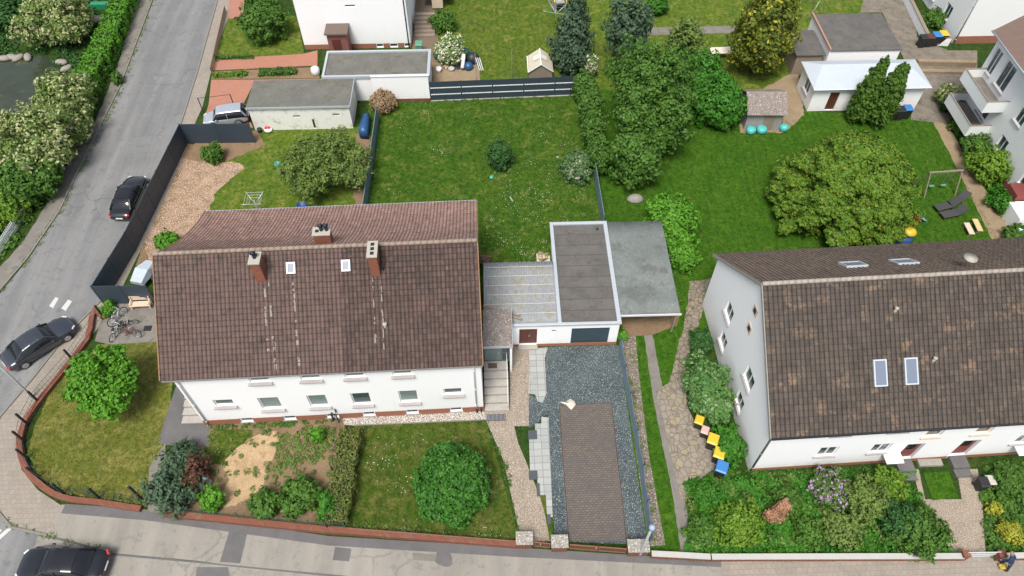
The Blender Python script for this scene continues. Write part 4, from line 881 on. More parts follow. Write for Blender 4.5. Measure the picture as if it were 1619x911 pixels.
# top right white house + low wall
NR = thing('white_house', 'white rendered house with brick base in the top right corner beside the bins', 'house', (45.0, 60.7))
mb = MB(); mb.wall((0,0,0), (1,0,0), 12, 8, []); mb.wall((0,9,0), (0,-1,0), 9, 8, [(2, 1, 3.2, 2.3), (5.4, 1, 6.6, 2.3)], .15); mb.wall((12,0,0), (0,1,0), 9, 8, []); mb.wall((12,9,0), (-1,0,0), 12, 8, []); mb.build('wall', WHITE, NR, fix=False)
for q in ((2, 1, 3.2, 2.3), (5.4, 1, 6.6, 2.3)): window(NR, (0,9,0), (0,-1,0), q)
mb = MB(); mb.box(0, -.04, 0, 12, -.003, .8); mb.build('plinth', BRICK, NR); downpipe(NR, .1, -.09, 0, 8, .07, TRIM)
mb = MB(); mb.add([(-.4,-.4,8),(12.4,-.4,8),(12.4,9.4,8),(-.4,9.4,8),(3,4.5,11),(9,4.5,11)], [(0,1,5,4),(1,2,5),(2,3,4,5),(3,0,4),(0,3,2,1)]); mb.build('roof', RBROWN, NR)
# apartment house at the right edge
AP = thing('apartment_house', 'white apartment house with two stacked balconies at the right edge', 'house', (41.2, 36.0))
AY = 14.6; oa = []   # along y, facade facing -x ; wall coordinate runs from y=AY down to 0
def yo(y0, z0, w, h): q = (AY-y0-w, z0, AY-y0, z0+h); oa.append(q); return q
wa = [yo(10.9, 4.7, 1.5, 2.3), yo(10.9, 1.9, 1.5, 2.1), yo(7.2, 4.3, 1.1, 1.3), yo(7.2, 1.5, 1.1, 1.3), yo(3.0, 4.3, 1.1, 1.3), yo(3.0, 1.5, 1.1, 1.3), yo(13.2, 4.7, 1.0, 2.2)]
mb = MB(); mb.wall((0, AY, 0), (0,-1,0), AY, 8, oa, .18); mb.wall((0,0,0), (1,0,0), 9, 8, []); mb.wall((9,0,0), (0,1,0), AY, 8, []); mb.wall((9,AY,0), (-1,0,0), 9, 8, []); mb.build('wall', WHITE, AP, fix=False)
for q in wa: window(AP, (0,AY,0), (0,-1,0), q, GLASS, .1)
mb = MB(); mb.add([(-.5,-.4,7.8),(-.5,AY+.5,7.8),(4.5,AY+.5,11.5),(4.5,-.4,11.5),(9.5,-.4,7.8),(9.5,AY+.5,7.8),(-.5,-.4,7.65),(-.5,AY+.5,7.65)], [(0,1,2,3),(3,2,5,4),(0,6,7,1)]); mb.add([(0,0,8),(9,0,8),(4.5,0,11.4)], [(0,1,2)]); mb.add([(0,AY,8),(9,AY,8),(4.5,AY,11.4)], [(0,1,2)]); mb.build('roof', RBROWN, AP, fix=False)
mb = MB(); mb.box(-.04, 0, 0, -.003, AY, .7); mb.build('plinth', BRICK, AP)
gutter_ = MB(); gutter_.tube([(-.56,-.4,7.78), (-.56,AY+.5,7.78)], .07, 8); gutter_.build('gutter', TRIM, AP, True)
for z, y0 in ((4.0, 9.7), (1.4, 9.9)):
    b = MB(); b.box(-1.7, y0, z, -.003, y0+4.2, z+.16); bo = b.build('balcony', CONC, AP)
    b = MB(); b.box(-1.78, y0-.08, z-.1, -1.7, y0+4.28, z+.95); b.box(-1.7, y0-.08, z-.1, -.003, y0, z+.95); b.box(-1.7, y0+4.2, z-.1, -.003, y0+4.28, z+.95); b.build('parapet', WHITE_P, bo)
    b = MB(); b.box(-1.8, y0-.1, z+.952, -1.68, y0+4.3, z+1.0); b.box(-1.68, y0-.1, z+.952, -.003, y0+.02, z+1.0); b.box(-1.68, y0+4.18, z+.952, -.003, y0+4.3, z+1.0); b.build('handrail', WOOD, bo)
b = MB(); b.box(-1.1, 2.2, 0, -.05, 3.6, 1.9); b.build('cellar_entrance', MAROON, AP)
b = MB(); b.box(-1.5, 0.2, 0, -.05, 2.1, 1.4); b.build('bay', WHITE, AP)
# low white picket/parapet walls top right
def lowwall(name, label, pts, w, h, m, cap=None, cat='wall', capm=None, z=0):
    t = thing(name, label, cat); mb = MB(); P_ = [Vector((*p, 0)) for p in pts]; cb = MB()
    for i, (a, b) in enumerate(zip(P_, P_[1:])):
        d = (b-a).normalized()*w*.45; a2 = a-(d if i else d*0); mb.bar(a2+Vector((0,0,h/2)), b+Vector((0,0,h/2-.0005*i)), w, h)
        if cap: cb.bar(a2+Vector((0,0,h+cap/2+.001)), b+Vector((0,0,h+cap/2+.001-.0004*i)), w+.08, cap)
    mb.build('wall_body', m, t)
    if cap: cb.build('coping', capm or m, t)
    return t
lowwall('garden_wall', 'low white wall with brown coping around the planting in front of the top right house', [G2(1424,-10), G2(1462,70), G2(1498,72)], .25, .9, WHITE, .08, capm=WOOD)
for k, (a, b, mt) in enumerate([((1448,102),(1540,104),WOOD), ((1448,114),(1538,116),WOOD)]):
    A, B = G(*a), G(*b); mb = MB(); mb.bar(A+Vector((0,0,.12+.12*(1-k))), B+Vector((0,0,.12+.12*(1-k))), .45, .24+.24*(1-k)); tag(mb.build('retaining_wall', DIRT), ['higher earth coloured retaining step in the yard behind the cypresses', 'lower earth coloured retaining step in the yard behind the cypresses'][k], 'wall')

# ---------------- fences and boundary walls ----------------
def panel_fence(name, label, pts, h, m, pm=None, post_gap=2.4, thick=.05, stripes=None, group=None, base=None, boards=0):
    t = thing(name, label, 'fence', group=group); P_ = [Vector((*p, 0)) for p in pts]
    for i, (a, b) in enumerate(zip(P_, P_[1:])):
        L = (b-a).length; n = max(1, round(L/post_gap)); d = (b-a)/n
        for k in range(n):
            p, q = a+d*k, a+d*(k+1); e = d.normalized()*.05; mb = MB()
            if boards:
                bh = (h-.06)/boards
                for j in range(boards): mb.bar(p+e+Vector((0,0,.06+bh*(j+.5))), q-e+Vector((0,0,.06+bh*(j+.5))), thick*(1 if j % 2 else .8), bh-.004)
            else: mb.bar(p+e+Vector((0,0,.03+h/2)), q-e+Vector((0,0,.03+h/2)), thick, h-.06)
            pan = mb.build('panel', m, t)
            if stripes:
                for z in stripes:
                    s = MB(); nn = 14; dd = (q-p-2*e)/nn
                    for j in range(nn): s.bar(p+e+dd*(j+.06)+Vector((0,-thick*.5-.012,z)), p+e+dd*(j+.94)+Vector((0,-thick*.5-.012,z)), .02, .09)
                    s.build('stripe', WHITE_P, pan)
            mb = MB(); mb.bar(p+Vector((0,0,0)), p+Vector((0,0,h+.05)), .08, .08); mb.build('post', pm or m, t)
    mb = MB(); mb.bar(P_[-1], P_[-1]+Vector((0,0,h+.05)), .08, .08); mb.build('post', pm or m, t)
    if base:
        mb = MB()
        for a, b in zip(P_, P_[1:]): mb.bar(a+Vector((0,0,.04)), b+Vector((0,0,.04)), .14, .08)
        mb.build('base_strip', base, t)
    return t
panel_fence('privacy_fence', 'dark privacy fence with two white stripes across the far end of the back lawn', [(-5.65, 53.5), (8.35, 53.95)], 2.05, ANTH, post_gap=2.8, stripes=(1.42, .72), base=STONE)
panel_fence('privacy_fence', 'dark solid privacy fence along the corner street left of the bark bed', [G2(248,480), G2(165,481), G2(215,397), G2(262,300), G2(297,227), G2(404,226)], 2.1, ANTH, boards=6)
panel_fence('privacy_fence', 'blue grey fence on the left side of the back lawn', [G2(599,190), G2(578,345)], 1.55, ANTH_L, post_gap=2.2, thick=.06)
panel_fence('privacy_fence', 'dark fence piece on the right side of the back lawn above the garage', [G2(936,262), G2(952,362)], 1.6, ANTH_L, post_gap=2.4)
# wavy folded fence along the driveway
t = thing('screen_fence', 'slack blue grey screen fence along the right edge of the gravel yard', 'fence')
fp = [(976,547), (982,590), (990,632), (1000,690), (1009,745), (1016,800), (1024,858)]
P_ = [G(*p) for p in fp]
for i, (a, b) in enumerate(zip(P_, P_[1:])):
    o_ = Vector((.14, 0, .92)); dip = Vector((.03, 0, .14)); a2, b2 = a+Vector((.06,0,.03)), b+Vector((.06,0,.03)); mb = MB(); mid = (a2+b2)/2
    mb.add([a2, mid, b2, b2+o_, mid+o_-dip, a2+o_], [(0,1,4,5),(1,2,3,4)]); q_ = mb.build('screen', ANTH_L, t, fix=False); md = q_.modifiers.new('s', 'SOLIDIFY'); md.thickness = .03
    mb = MB(); mb.bar(a+Vector((.1,0,0)), a+Vector((.24,0,1.02)), .07, .07); mb.build('post', ANTH, t)
# corner wall and post fence
cw_ = smoothpoly([G2(165,505), G2(140,540), G2(100,592), G2(62,640), G2(42,672), G2(34,705), G2(44,742), G2(66,768), G2(102,789), G2(160,797), G2(225,807), G2(300,815)], 4)[:40]+[G2(225,807)]
cw_ = cw_[:-1]+[G2(225,807)]
lowwall('brick_boundary_wall', 'low curved red brick wall round the corner lawn', cw_, .26, .28, BRICK_W, .05, capm=BRICK_W)
t = thing('post_fence', 'dark slanting looking post and wire fence standing inside the curved brick wall', 'fence')
ins = [G(*p) for p in [(165,503), (118,572), (63,637), (45,672), (40,699), (46,727), (62,755), (102,781), (158,788), (234,798)]]
for i, p in enumerate(ins):
    hgt = 1.35 if i < 9 else 2.6; mb = MB(); mb.bar(p, p+Vector((0,0,hgt+.15)), .1, .12); mb.build('post', DKMET, t)
mb = MB()
for a, b in zip(ins, ins[1:]):
    for z in (.35, .75, 1.15): mb.bar(a+Vector((0,0,z)), b+Vector((0,0,z)), .015, .015)
    n = int((b-a).length/.25)
    for k in range(n): q = a.lerp(b, k/n); mb.bar(q+Vector((0,0,.3)), q+Vector((0,0,1.18)), .008, .008)
mb.build('wire_mesh', DKMET, t)
lowwall('brick_boundary_wall', 'straight low red brick wall in front of the pair house gardens', [G2(262,815), G2(515,841), G2(548,843), G2(817,864)], .28, .42, BRICK_W, .06, capm=BRICK_W)
mb = MB()
a, b = G(556,843), G(816,863)
n = 90
for k in range(n): q = a.lerp(b, k/n)+Vector((0, .0, .5)); mb.bar(q, q+Vector((.13, 0, .28)), .008, .008); mb.bar(q+Vector((.13,0,0)), q+Vector((0, 0, .28)), .008, .008)
mb.bar(a+Vector((0,0,.78)), b+Vector((0,0,.78)), .012, .012); tag(mb.build('wire_fence', plain('rusty_wire', (.32,.22,.13), .8, var=.3), None), 'fine rusty lattice wire on top of the brick wall by the front lawn', 'fence')
mb = MB(); a, b = G(270,815), G(548,842); n = 75
for k in range(n+1):
    q = a.lerp(b, k/n)+Vector((0,.12,0)); mb.bar(q, q+Vector((0,0,1.2 if k % 15 == 0 else 1.0)), .05 if k % 15 == 0 else .008, .05 if k % 15 == 0 else .008)
for z in (.3, .65, 1.0): mb.bar(a+Vector((0,.12,z)), b+Vector((0,.12,z)), .012, .012)
tag(mb.build('mesh_fence', plain('green_wire', (.04,.12,.08), .6), None), 'dark green mesh fence in front of the sandy garden', 'fence')
t = thing('mesh_fence', 'dark post fence between the sandy garden and the clipped hedge', 'fence'); a, b = G(536,668), G(520,838); mb = MB()
for k in range(5): q = a.lerp(b, k/4); mb.bar(q, q+Vector((0,0,1.1)), .06, .06)
for z in (.3, .7, 1.05): mb.bar(a+Vector((0,0,z)), b+Vector((0,0,z)), .015, .015)
mb.build('posts', DKMET, t)
def pillar(label, px, w=.86, d=.62, h=.85):
    c = G(*px); t = thing('gate_pillar', label, 'pillar', (c.x, c.y, 0), R_(-1), 'brick gate pillars with stone caps')
    mb = MB(); mb.box(-w/2, 0, 0, w/2, d, h); mb.build('pillar_body', BRICK_W, t)
    mb = MB(); mb.box(-w/2-.06, -.06, h+.002, w/2+.06, d+.06, h+.12); mb.build('cap', CAPST, t, bevel=.02)
pillar('brick gate pillar with pale stone cap left of the path gate', (829,868)); pillar('brick gate pillar with pale stone cap between path gate and driveway gate', (884,873)); pillar('brick gate pillar with pale stone cap right of the driveway beside the lamp post', (1007,880), 1.1)
def gate(name, label, a, b, h, m, n):
    a, b = G(*a), G(*b); c = (a+b)/2; ang = math.atan2(b.y-a.y, b.x-a.x); L = (b-a).length; t = thing(name, label, 'gate', (a.x, a.y, 0), ang)
    k = 2 if L > 2 else 1
    for j in range(k):
        x0 = j*L/k+.02; x1 = (j+1)*L/k-.02; mb = MB(); mb.box(x0, -.03, .08, x1, .03, .14); mb.box(x0, -.03, h-.06, x1, .03, h); mb.box(x0, -.03, .14, x0+.05, .03, h-.06); mb.box(x1-.05, -.03, .14, x1, .03, h-.06)
        q = x0+.08
        while q < x1-.08: mb.box(q, -.012, .14, q+.05, .012, h-.06); q += .085
        mb.build('leaf', m, t)
    mb = MB(); mb.box(L/2-.12, -.05, h*.6, L/2-.07, .05, h*.75); mb.build('latch', STEEL, t)
GATEM = plain('rust_gate', (.20,.085,.05), .6, var=.3, sc=4)
gate('garden_gate', 'small reddish brown path gate between two brick pillars', (843,864), (870,867), .8, GATEM, 1)
gate('driveway_gate', 'wide double leaf reddish brown driveway gate', (899,868), (989,875), .78, GATEM, 2)
mb = MB(); q = G(930,872); mb.bar(G(899,871)+Vector((0,0,.62)), G(918,872)+Vector((0,0,.62)), .07, .07); 
lowwall('brick_boundary_wall', 'low brick wall with white coping in front of the right gardens', [G2(1028,880), G2(1068,882), G2(1120,885)], .24, .5, BRICK_W, .07, capm=COPE)
lowwall('brick_boundary_wall', 'long low brick wall with white coping before the right pair house gardens', [G2(1122,885), G2(1516,884)], .24, .5, BRICK_W, .07, capm=COPE)
lowwall('brick_boundary_wall', 'short brick wall with white coping right of the double gate at the right edge', [G2(1576,884), G2(1700,880)], .24, .5, BRICK_W, .07, capm=COPE)
mb = MB(); a, b = G(1520,881), G(1572,880)
for k in range(18): q = a.lerp(b, k/17); mb.bar(q+Vector((0,0,.05)), q+Vector((0,0,.8)), .03, .03)
for z in (.1, .42, .78): mb.bar(a+Vector((0,0,z)), b+Vector((0,0,z)), .03, .05)
tag(mb.build('garden_gate', TRIMW), 'white barred garden gate at the bottom right', 'gate')
for k, (x, lab) in enumerate(((1518,'red brick gate post left of the white barred gate'), (1574,'red brick gate post right of the white barred gate'))):
    q = G(x, 883); mb = MB(); mb.box(q.x-.17, q.y-.15, 0, q.x+.17, q.y+.2, .75); mb.box(q.x-.2, q.y-.18, .752, q.x+.2, q.y+.23, .8); tag(mb.build('gate_post', BRICK_W), lab, 'gate post', 'brick posts of the white gate')
# wooden rail fence top left
t = thing('picket_fence', 'low brown wooden fence between pavement and the top left lawn', 'fence'); A_, B_ = G(358,20), G(336,118); mb = MB()
for k in range(42): q = A_.lerp(B_, k/41); mb.bar(q, q+Vector((0,0,.75)), .04, .08)
for z in (.2, .6): mb.bar(A_+Vector((.03,0,z)), B_+Vector((.03,0,z)), .03, .07)
mb.build('pickets', plain('brown_wood', (.16,.09,.06), .8, var=.3), t)
t = thing('picket_fence', 'white picket fence beside the left pavement below the flowering shrubs', 'fence'); A_, B_ = G(50,328), G(2,405); mb = MB()
for k in range(30): q = A_.lerp(B_, k/29); mb.bar(q, q+Vector((0,0,1.0)), .03, .09)
for z in (.3, .8): mb.bar(A_+Vector((.03,0,z)), B_+Vector((.03,0,z)), .03, .07)
mb.build('pickets', WHITE_P, t)
mb = MB()
for x, y in ((322,178), (372,172)): q = G(x, y); mb.bar(q, q+Vector((0,0,1.6)), .06, .06)
q1, q2 = G(322,178), G(372,172); mb.bar(q1+Vector((0,0,1.55)), q2+Vector((0,0,1.55)), .03, .03); tag(mb.build('post_arch', DKMET), 'dark thin metal post frame beside the silver hatchback', 'frame')
# ---------------- cars ----------------
def car(label, px, rz, L, Wd, Hh, paint, kind='sedan', z=.0):
    """x forward; body, cabin glass, roof, wheels, lamps"""
    c = G(px[0], px[1], .6); t = thing('parked_car', label, 'car', (c.x, c.y, 0), rz, 'cars along the corner street')
    hw = Wd/2; hl = L/2
    hatch = kind == 'hatch'
    # stations: x, half width, sill z, belt z, deck z
    deck = .95 if not hatch else 1.02
    st = [(-hl, .72, .42, .62, .66), (-hl+.06, .84, .32, .72, .82), (-hl+.35, .95, .24, .84, deck), (-hl+.9, 1.0, .2, .86, deck+.02), (-.3, 1.0, .18, .84, .92), (.6, 1.0, .18, .82, .92), (hl-1.25, 1.0, .2, .8, .93), (hl-.7, .97, .22, .75, .86), (hl-.25, .88, .27, .66, .74), (hl-.06, .74, .34, .56, .62), (hl, .62, .4, .5, .54)]
    rings = []
    for x, w, s, b_, d in st:
        w *= hw; pr = [(w*.86, s), (w*.985, s+.12), (w, (s+b_)/2), (w*.965, b_), (w*.80, d-.015), (w*.4, d+.012)]
        rings.append([(x, -a, z) for a, z in pr[::-1]][::-1]+[(x, a, z) for a, z in pr[::-1]])
    mb = MB(); mb.loft(rings); b = mb.build('body', paint, t, True); md = b.modifiers.new('s', 'SUBSURF'); md.levels = md.render_levels = 2
    # greenhouse
    if hatch: cs = [(-hl+.12, .80, .98), (-hl+.42, .70, Hh-.04), (-hl+1.1, .71, Hh), (.25, .70, Hh-.01), (.62, .66, Hh-.08), (hl-.95, .80, .93)]
    else: cs = [(-hl+.62, .80, .93), (-hl+1.35, .68, Hh-.07), (-hl+1.9, .69, Hh), (.15, .69, Hh), (.5, .66, Hh-.06), (hl-1.3, .82, .92)]
    # glass hull
    def hull(s, inset=0.0, low=.86):
        rg = []
        for x, w, zt in s: rg.append([(x, -hw*.93, low), (x, -hw*.90, min(.95, zt)), (x, -w*hw-0, zt-.05), (x, -w*hw*.75, zt), (x, w*hw*.75, zt), (x, w*hw, zt-.05), (x, hw*.90, min(.95, zt)), (x, hw*.93, low)])
        return rg
    g = MB(); g.loft(hull(cs)); gl = g.build('windows', GLASSD, t, True)
    # roof skin: slightly proud of the glass
    mb = MB(); rs_ = [(x, w, z) for x, w, z in cs[1:-1]]; rg = []
    for i, (x, w, z) in enumerate(rs_):
        x2 = x+(.04 if i == 0 else 0); rg.append([(x2, -w*hw*1.03, z-.085), (x2, -w*hw*1.03, z-.035), (x2, -w*hw*.76, z+.03), (x2, 0, z+.045), (x2, w*hw*.76, z+.03), (x2, w*hw*1.03, z-.035), (x2, w*hw*1.03, z-.085)])
    for i in range(len(rg)-1):
        vs = rg[i]+rg[i+1]; mb.add(vs, [(k, k+1, 7+k+1, 7+k) for k in range(6)])
    r = mb.build('roof', paint, t, True, fix=True); md = r.modifiers.new('s', 'SUBSURF'); md.levels = md.render_levels = 2
    mb = MB()    # pillars
    for sgn in (-1, 1):
        f0, f1 = cs[-1], cs[-2]; mb.bar((f0[0]+.02, sgn*hw*.86, .9), (f1[0], sgn*f1[1]*hw*1.0, f1[2]-.05), .05, .06)
        r0, r1 = cs[0], cs[1]; mb.bar((r0[0]-.0, sgn*hw*.86, .9), (r1[0], sgn*r1[1]*hw*1.0, r1[2]-.05), .10 if hatch else .08, .12)
        xm = (cs[2][0]+cs[3][0])/2+.05; mb.bar((xm, sgn*hw*.925, .9), (xm, sgn*.705*hw, Hh-.06), .04, .09)
    mb.build('pillars', paint, t)
    for sgn in (-1, 1):
        for x in (hl-.88, -hl+.9):
            mb = MB(); y0, y1 = sgn*(hw-.235), sgn*(hw-.0); R = .325
            mb.tube([(x, y0, R), (x, y0*.2+y1*.8, R), (x, y1, R)], [R, R, R-.03], 20); w = mb.build('wheel', RUBBER, t, True)
            mb = MB(); mb.tube([(x, y1-sgn*.01, R), (x, y1+sgn*.012, R)], [R*.7, R*.62], 16); mb.build('rim', ALU, w)
            mb = MB(); n = 12; ar = [(x+math.cos(math.pi*k/n)*.40, .33+math.sin(math.pi*k/n)*.37) for k in range(n+1)]
            for (xa, za), (xb, zb) in zip(ar, ar[1:]): mb.bar((xa, sgn*(hw-.03), za), (xb, sgn*(hw-.03), zb), .05, .04)
            mb.build('wheel_arch', BLACKP, t)
        mb = MB(); mb.box(.62, sgn*(hw+.0) - .06+sgn*.06, .88, .78, sgn*hw+.06+sgn*.06, 1.0); mb.build('wing_mirror', paint, t, bevel=.03)
        mb = MB(); mb.bar((hl-.30, sgn*hw*.80, .665), (hl-.07, sgn*hw*.58, .60), .10, .12); mb.build('headlight', plain('lamp_glass', (.6,.62,.65), .1, bst=0), t, bevel=.02)
        mb = MB(); mb.bar((-hl+.17, sgn*hw*.86, .80), (-hl+.015, sgn*hw*.60, .74), .10, .13); mb.build('tail_light', RED, t, bevel=.02)
    mb = MB(); mb.box(-hl-.012, -.26, .52, -hl+.02, .26, .63); mb.build('number_plate', WHITE_P, t)
    mb = MB(); mb.box(hl-.02, -.45, .40, hl+.012, .45, .50); mb.build('grille', BLACKP, t)
    return t
def ang(a, b): A, B = G(*a, .6), G(*b, .6); return math.atan2(B.y-A.y, B.x-A.x)
car('dark grey saloon car standing at the lower left kerb with its boot towards us', (61,541), ang((20,563), (106,508)), 4.75, 1.85, 1.43, PAINT_G)
car('black saloon car on the street beside the dark fence seen from behind', (204,311), ang((190,345), (221,276)), 4.7, 1.85, 1.42, PAINT_B)
car('black estate looking car cut by the bottom left edge of the photo', (99,893), ang((180,893), (30,890)), 4.9, 1.9, 1.5, PAINT_B)
car('silver hatchback parked on the red drive behind the dark fence', (357,184), ang((395,182), (320,192)), 3.9, 1.68, 1.48, PAINT_S, 'hatch')
# ---------------- street furniture ----------------
t = thing('street_lamp', 'slim pale lamp post at the pavement beside the right gate pillar', 'street lamp', tuple(G(1011,879))); mb = MB(); mb.tube([(0,0,0),(0,0,.5),(0,0,4.4)], [.1,.085,.07], 10); mb.build('pole', STEEL, t, True)
mb = MB(); mb.lathe([(.05,4.4),(.14,4.45),(.17,4.75),(.15,4.8),(.03,4.9)], n=14); mb.build('lamp_head', plain('lamp_hood', (.28,.38,.48), .3), t, True)
t = thing('street_lamp', 'slim pale lamp post leaving the picture at the left edge', 'street lamp', tuple(G(52,628))); mb = MB(); mb.tube([(0,0,0),(0,0,.5),(0,0,6)], [.09,.07,.05], 10); mb.build('pole', STEEL, t, True)
mb = MB(); mb.lathe([(.05,6.0),(.18,6.1),(.24,6.4),(.05,6.6)], n=14); mb.build('lamp_head', plain('lamp_hood', (.28,.38,.48), .3), t, True)
def bin_(label, px, lid, s=1.0, group='wheeled bins by the right pair house', rz=0.0, z=0, body=None):
    c = G(px[0], px[1], 1.0*s); t = thing('wheelie_bin', label, 'bin', (c.x, c.y, 0), rz, group)
    mb = MB(); w, d, h = .29*s, .34*s, .95*s; mb.loft([[(-w*.8,-d*.8,.06),(w*.8,-d*.8,.06),(w*.8,d*.8,.06),(-w*.8,d*.8,.06)], [(-w,-d,h),(w,-d,h),(w,d,h),(-w,d,h)]]); mb.build('body', body or BLACKP, t, bevel=.02)
    mb = MB(); w += .03; d += .03; mb.loft([[(-w,-d,h+.002),(w,-d,h+.002),(w,d,h+.002),(-w,d,h+.002)], [(-w,-d,h+.05),(w,-d,h+.05),(w,d,h+.05),(-w,d,h+.05)], [(-w*.8,-d*.75,h+.1),(w*.8,-d*.75,h+.1),(w*.8,d*.9,h+.1),(-w*.8,d*.9,h+.1)]]); mb.build('lid', lid, t, bevel=.02)
    for sg in (-1, 1):
        mb = MB(); mb.tube([(sg*.22*s, d*.7, .1), (sg*.28*s, d*.7, .1)], .1, 12); mb.build('wheel', RUBBER, t, True)
a_ = R_(-25)
bin_('black bin with yellow lid, smallest and farthest up the row by the flagstones', (1106,664), YEL, .85, rz=a_); bin_('small bin with pale pink lid between the yellow lidded bins', (1115,680), PINK, .75, rz=a_)
bin_('black bin with yellow lid just below the pink lidded one', (1128,694), YEL, 1.05, rz=a_); bin_('black bin with yellow lid next to the blue lidded bin', (1138,716), YEL, 1.05, rz=a_); bin_('bin with bright blue lid at the lower end of the row', (1142,738), BLUE, 1.1, rz=a_)
g2 = 'bins in front of the top right house'
bin_('black bin at the left of the row before the top right house', (1462,58), BLACKP, 1.1, g2); bin_('brown lidded bin second in the row before the top right house', (1472,57), DOORB, 1.1, g2); bin_('blue lidded bin in the row before the top right house', (1483,54), BLUE, 1.2, g2); bin_('yellow lidded bin at the right of the row before the top right house', (1494,52), YEL, 1.2, g2)
g3 = 'bins beside the white outbuilding'
bin_('black bin left of two others beside the cypresses', (1415,172), BLACKP, 1.1, g3); bin_('black bin in the middle beside the cypresses', (1426,172), BLACKP, 1.1, g3); bin_('blue lidded bin beside the cypresses', (1437,170), BLUE, 1.1, g3)
bin_('green wheeled bin at the corner of the top house by the deck', (662,68), GRNP, 1.1, 'bins by the deck', body=GRNP)
bin_('small dark bin left on the paths of the front garden at the lower right', (1557,762), BLACKP, .9, 'bins in the lower right garden'); bin_('pale lidded small bin beside the dark one in the lower right garden', (1567,759), STONE, .8, 'bins in the lower right garden')
# ---------------- garden objects ----------------
BN = thing('garden_bench', 'pale wooden bench on the concrete yard below the dark fence', 'bench', tuple(G(226,492)), R_(178)); mb = MB()
for k in range(4): mb.box(-.72, -.25+k*.12, .42, .72, -.25+k*.12+.1, .46)
mb.build('seat', BEIGE, BN); mb = MB()
for k in range(3): mb.box(-.72, .26+k*.02, .55+k*.13, .72, .29+k*.02, .65+k*.13)
mb.build('backrest', BEIGE, BN)
for x in (-.68, .6):
    for y in (-.24, .2): mb = MB(); mb.box(x, y, 0, x+.08, y+.08, .42 if y < 0 else .95); mb.build('leg', BEIGE, BN)
    mb = MB(); mb.box(x, -.26, .62, x+.08, .26, .67); mb.build('armrest', BEIGE, BN)
BN.location = G(226,486); BN.rotation_euler = (0,0,R_(2))
def bike(label, px, rz, lean, col):
    t = thing('bicycle', label, 'bicycle', tuple(G(*px)), rz, 'bicycles parked on the concrete yard'); t.rotation_euler = (R_(lean), 0, rz); R = .33
    for x in (-.52, .52):
        mb = MB(); mb.tube([(x+R*math.cos(a*math.pi/10), 0, R+R*math.sin(a*math.pi/10)) for a in range(21)], .03, 6); w = mb.build('wheel', RUBBER, t, True)
        mb = MB()
        for a in range(8): mb.bar((x, 0, R), (x+R*math.cos(a*math.pi/4), 0, R+R*math.sin(a*math.pi/4)), .006, .006)
        mb.tube([(x+(R-.035)*math.cos(a*math.pi/10), 0, R+(R-.035)*math.sin(a*math.pi/10)) for a in range(21)], .012, 5); mb.build('spokes', STEEL, w)
    mb = MB()
    for a, b in (((-.52,0,.33),(-.05,0,.3)), ((-.05,0,.3),(-.2,0,.85)), ((-.52,0,.33),(-.18,0,.75)), ((-.18,0,.78),(.33,0,.78)), ((-.05,0,.3),(.35,0,.7)), ((.52,0,.33),(.33,0,.95))): mb.tube([a, b], .03, 6)
    mb.build('frame', col, t, True); mb = MB(); mb.tube([(.25,-.28,1.0),(.33,-.1,.98),(.33,.1,.98),(.25,.28,1.0)], .02, 6); mb.build('handlebar', STEEL, t, True)
    mb = MB(); mb.lathe([(.0,.86),(.12,.87),(.10,.92),(0,.93)], (-.2,0,0), 10, sx=1.2, sy=.8); mb.build('saddle', BLACKP, t, True)
bike('silver bicycle nearest the bench on the concrete yard', (190,506), R_(60), -12, TRIM); bike('dark bicycle leaning in the middle of the concrete yard', (202,516), R_(20), 14, DKMET); bike('grey bicycle closest to the small tree', (186,528), R_(75), 10, STEEL); bike('reddish bicycle at the lawn edge of the concrete yard', (207,532), R_(-10), -16, MAROON)
mb = MB(); q = G(234,520); mb.box(q.x-.25,q.y-.2,.04,q.x+.25,q.y+.2,.1); tag(mb.build('rubber_mat', BLACKP), 'small black mat on the concrete yard near the roof edge', 'mat')
def dryer(label, px, h=1.9, s=1.3, rz=.3):
    t = thing('rotary_dryer', label, 'clothes dryer', tuple(G(*px)), rz, 'rotary clothes dryers in the gardens'); mb = MB(); mb.tube([(0,0,0),(0,0,h*.85)], .03, 8); mb.build('pole', STEEL, t, True)
    for k in range(4): a = k*math.pi/2; mb = MB(); mb.tube([(0,0,h*.6),(math.cos(a)*s, math.sin(a)*s, h)], .03, 6); mb.build('arm', STEEL, t, True)
    mb = MB()
    for f in (.5, .7, .9):
        for k in range(4): a = k*math.pi/2; b = a+math.pi/2; z = h*.6+h*.4*f; mb.tube([(math.cos(a)*s*f, math.sin(a)*s*f, z), (math.cos(b)*s*f, math.sin(b)*s*f, z)], .008, 4)
    mb.build('line', GRNP if 'green' in label else TRIMW, t)
dryer('white rotary clothes dryer just behind the roof of the pair house', (410,338), 1.8, 1.0, .8); dryer('pale green rotary clothes dryer on the far lawn left of the tall conifer', (878,38), 1.9, 1.5, .5)
t = thing('rain_barrel', 'dark blue rain barrel behind the rear roof edge of the pair house', 'barrel', tuple(G(481,338))); mb = MB(); mb.lathe([(.34,0),(.42,.5),(.40,1.0),(.36,1.0),(.34,.8)], n=18); mb.build('barrel', BLUED, t, True)
mb = MB(); q = G(580,206); mb.loft([[(q.x-.45,q.y-1.2,.15),(q.x+.3,q.y-1.3,.15),(q.x+.3,q.y+1.2,.15),(q.x-.3,q.y+1.3,.15)], [(q.x-.5,q.y-1.1,.9),(q.x+.25,q.y-1.2,.8),(q.x+.25,q.y+1.1,1.0),(q.x-.35,q.y+1.2,.85)], [(q.x-.2,q.y-.8,1.15),(q.x+.1,q.y-.8,1.1),(q.x+.1,q.y+.8,1.25),(q.x-.1,q.y+.8,1.15)]])
tag(mb.build('covered_trailer', BLUET, smooth=True), 'blue tarpaulin covered heap beside the fence at the far left of the back lawn', 'tarp')
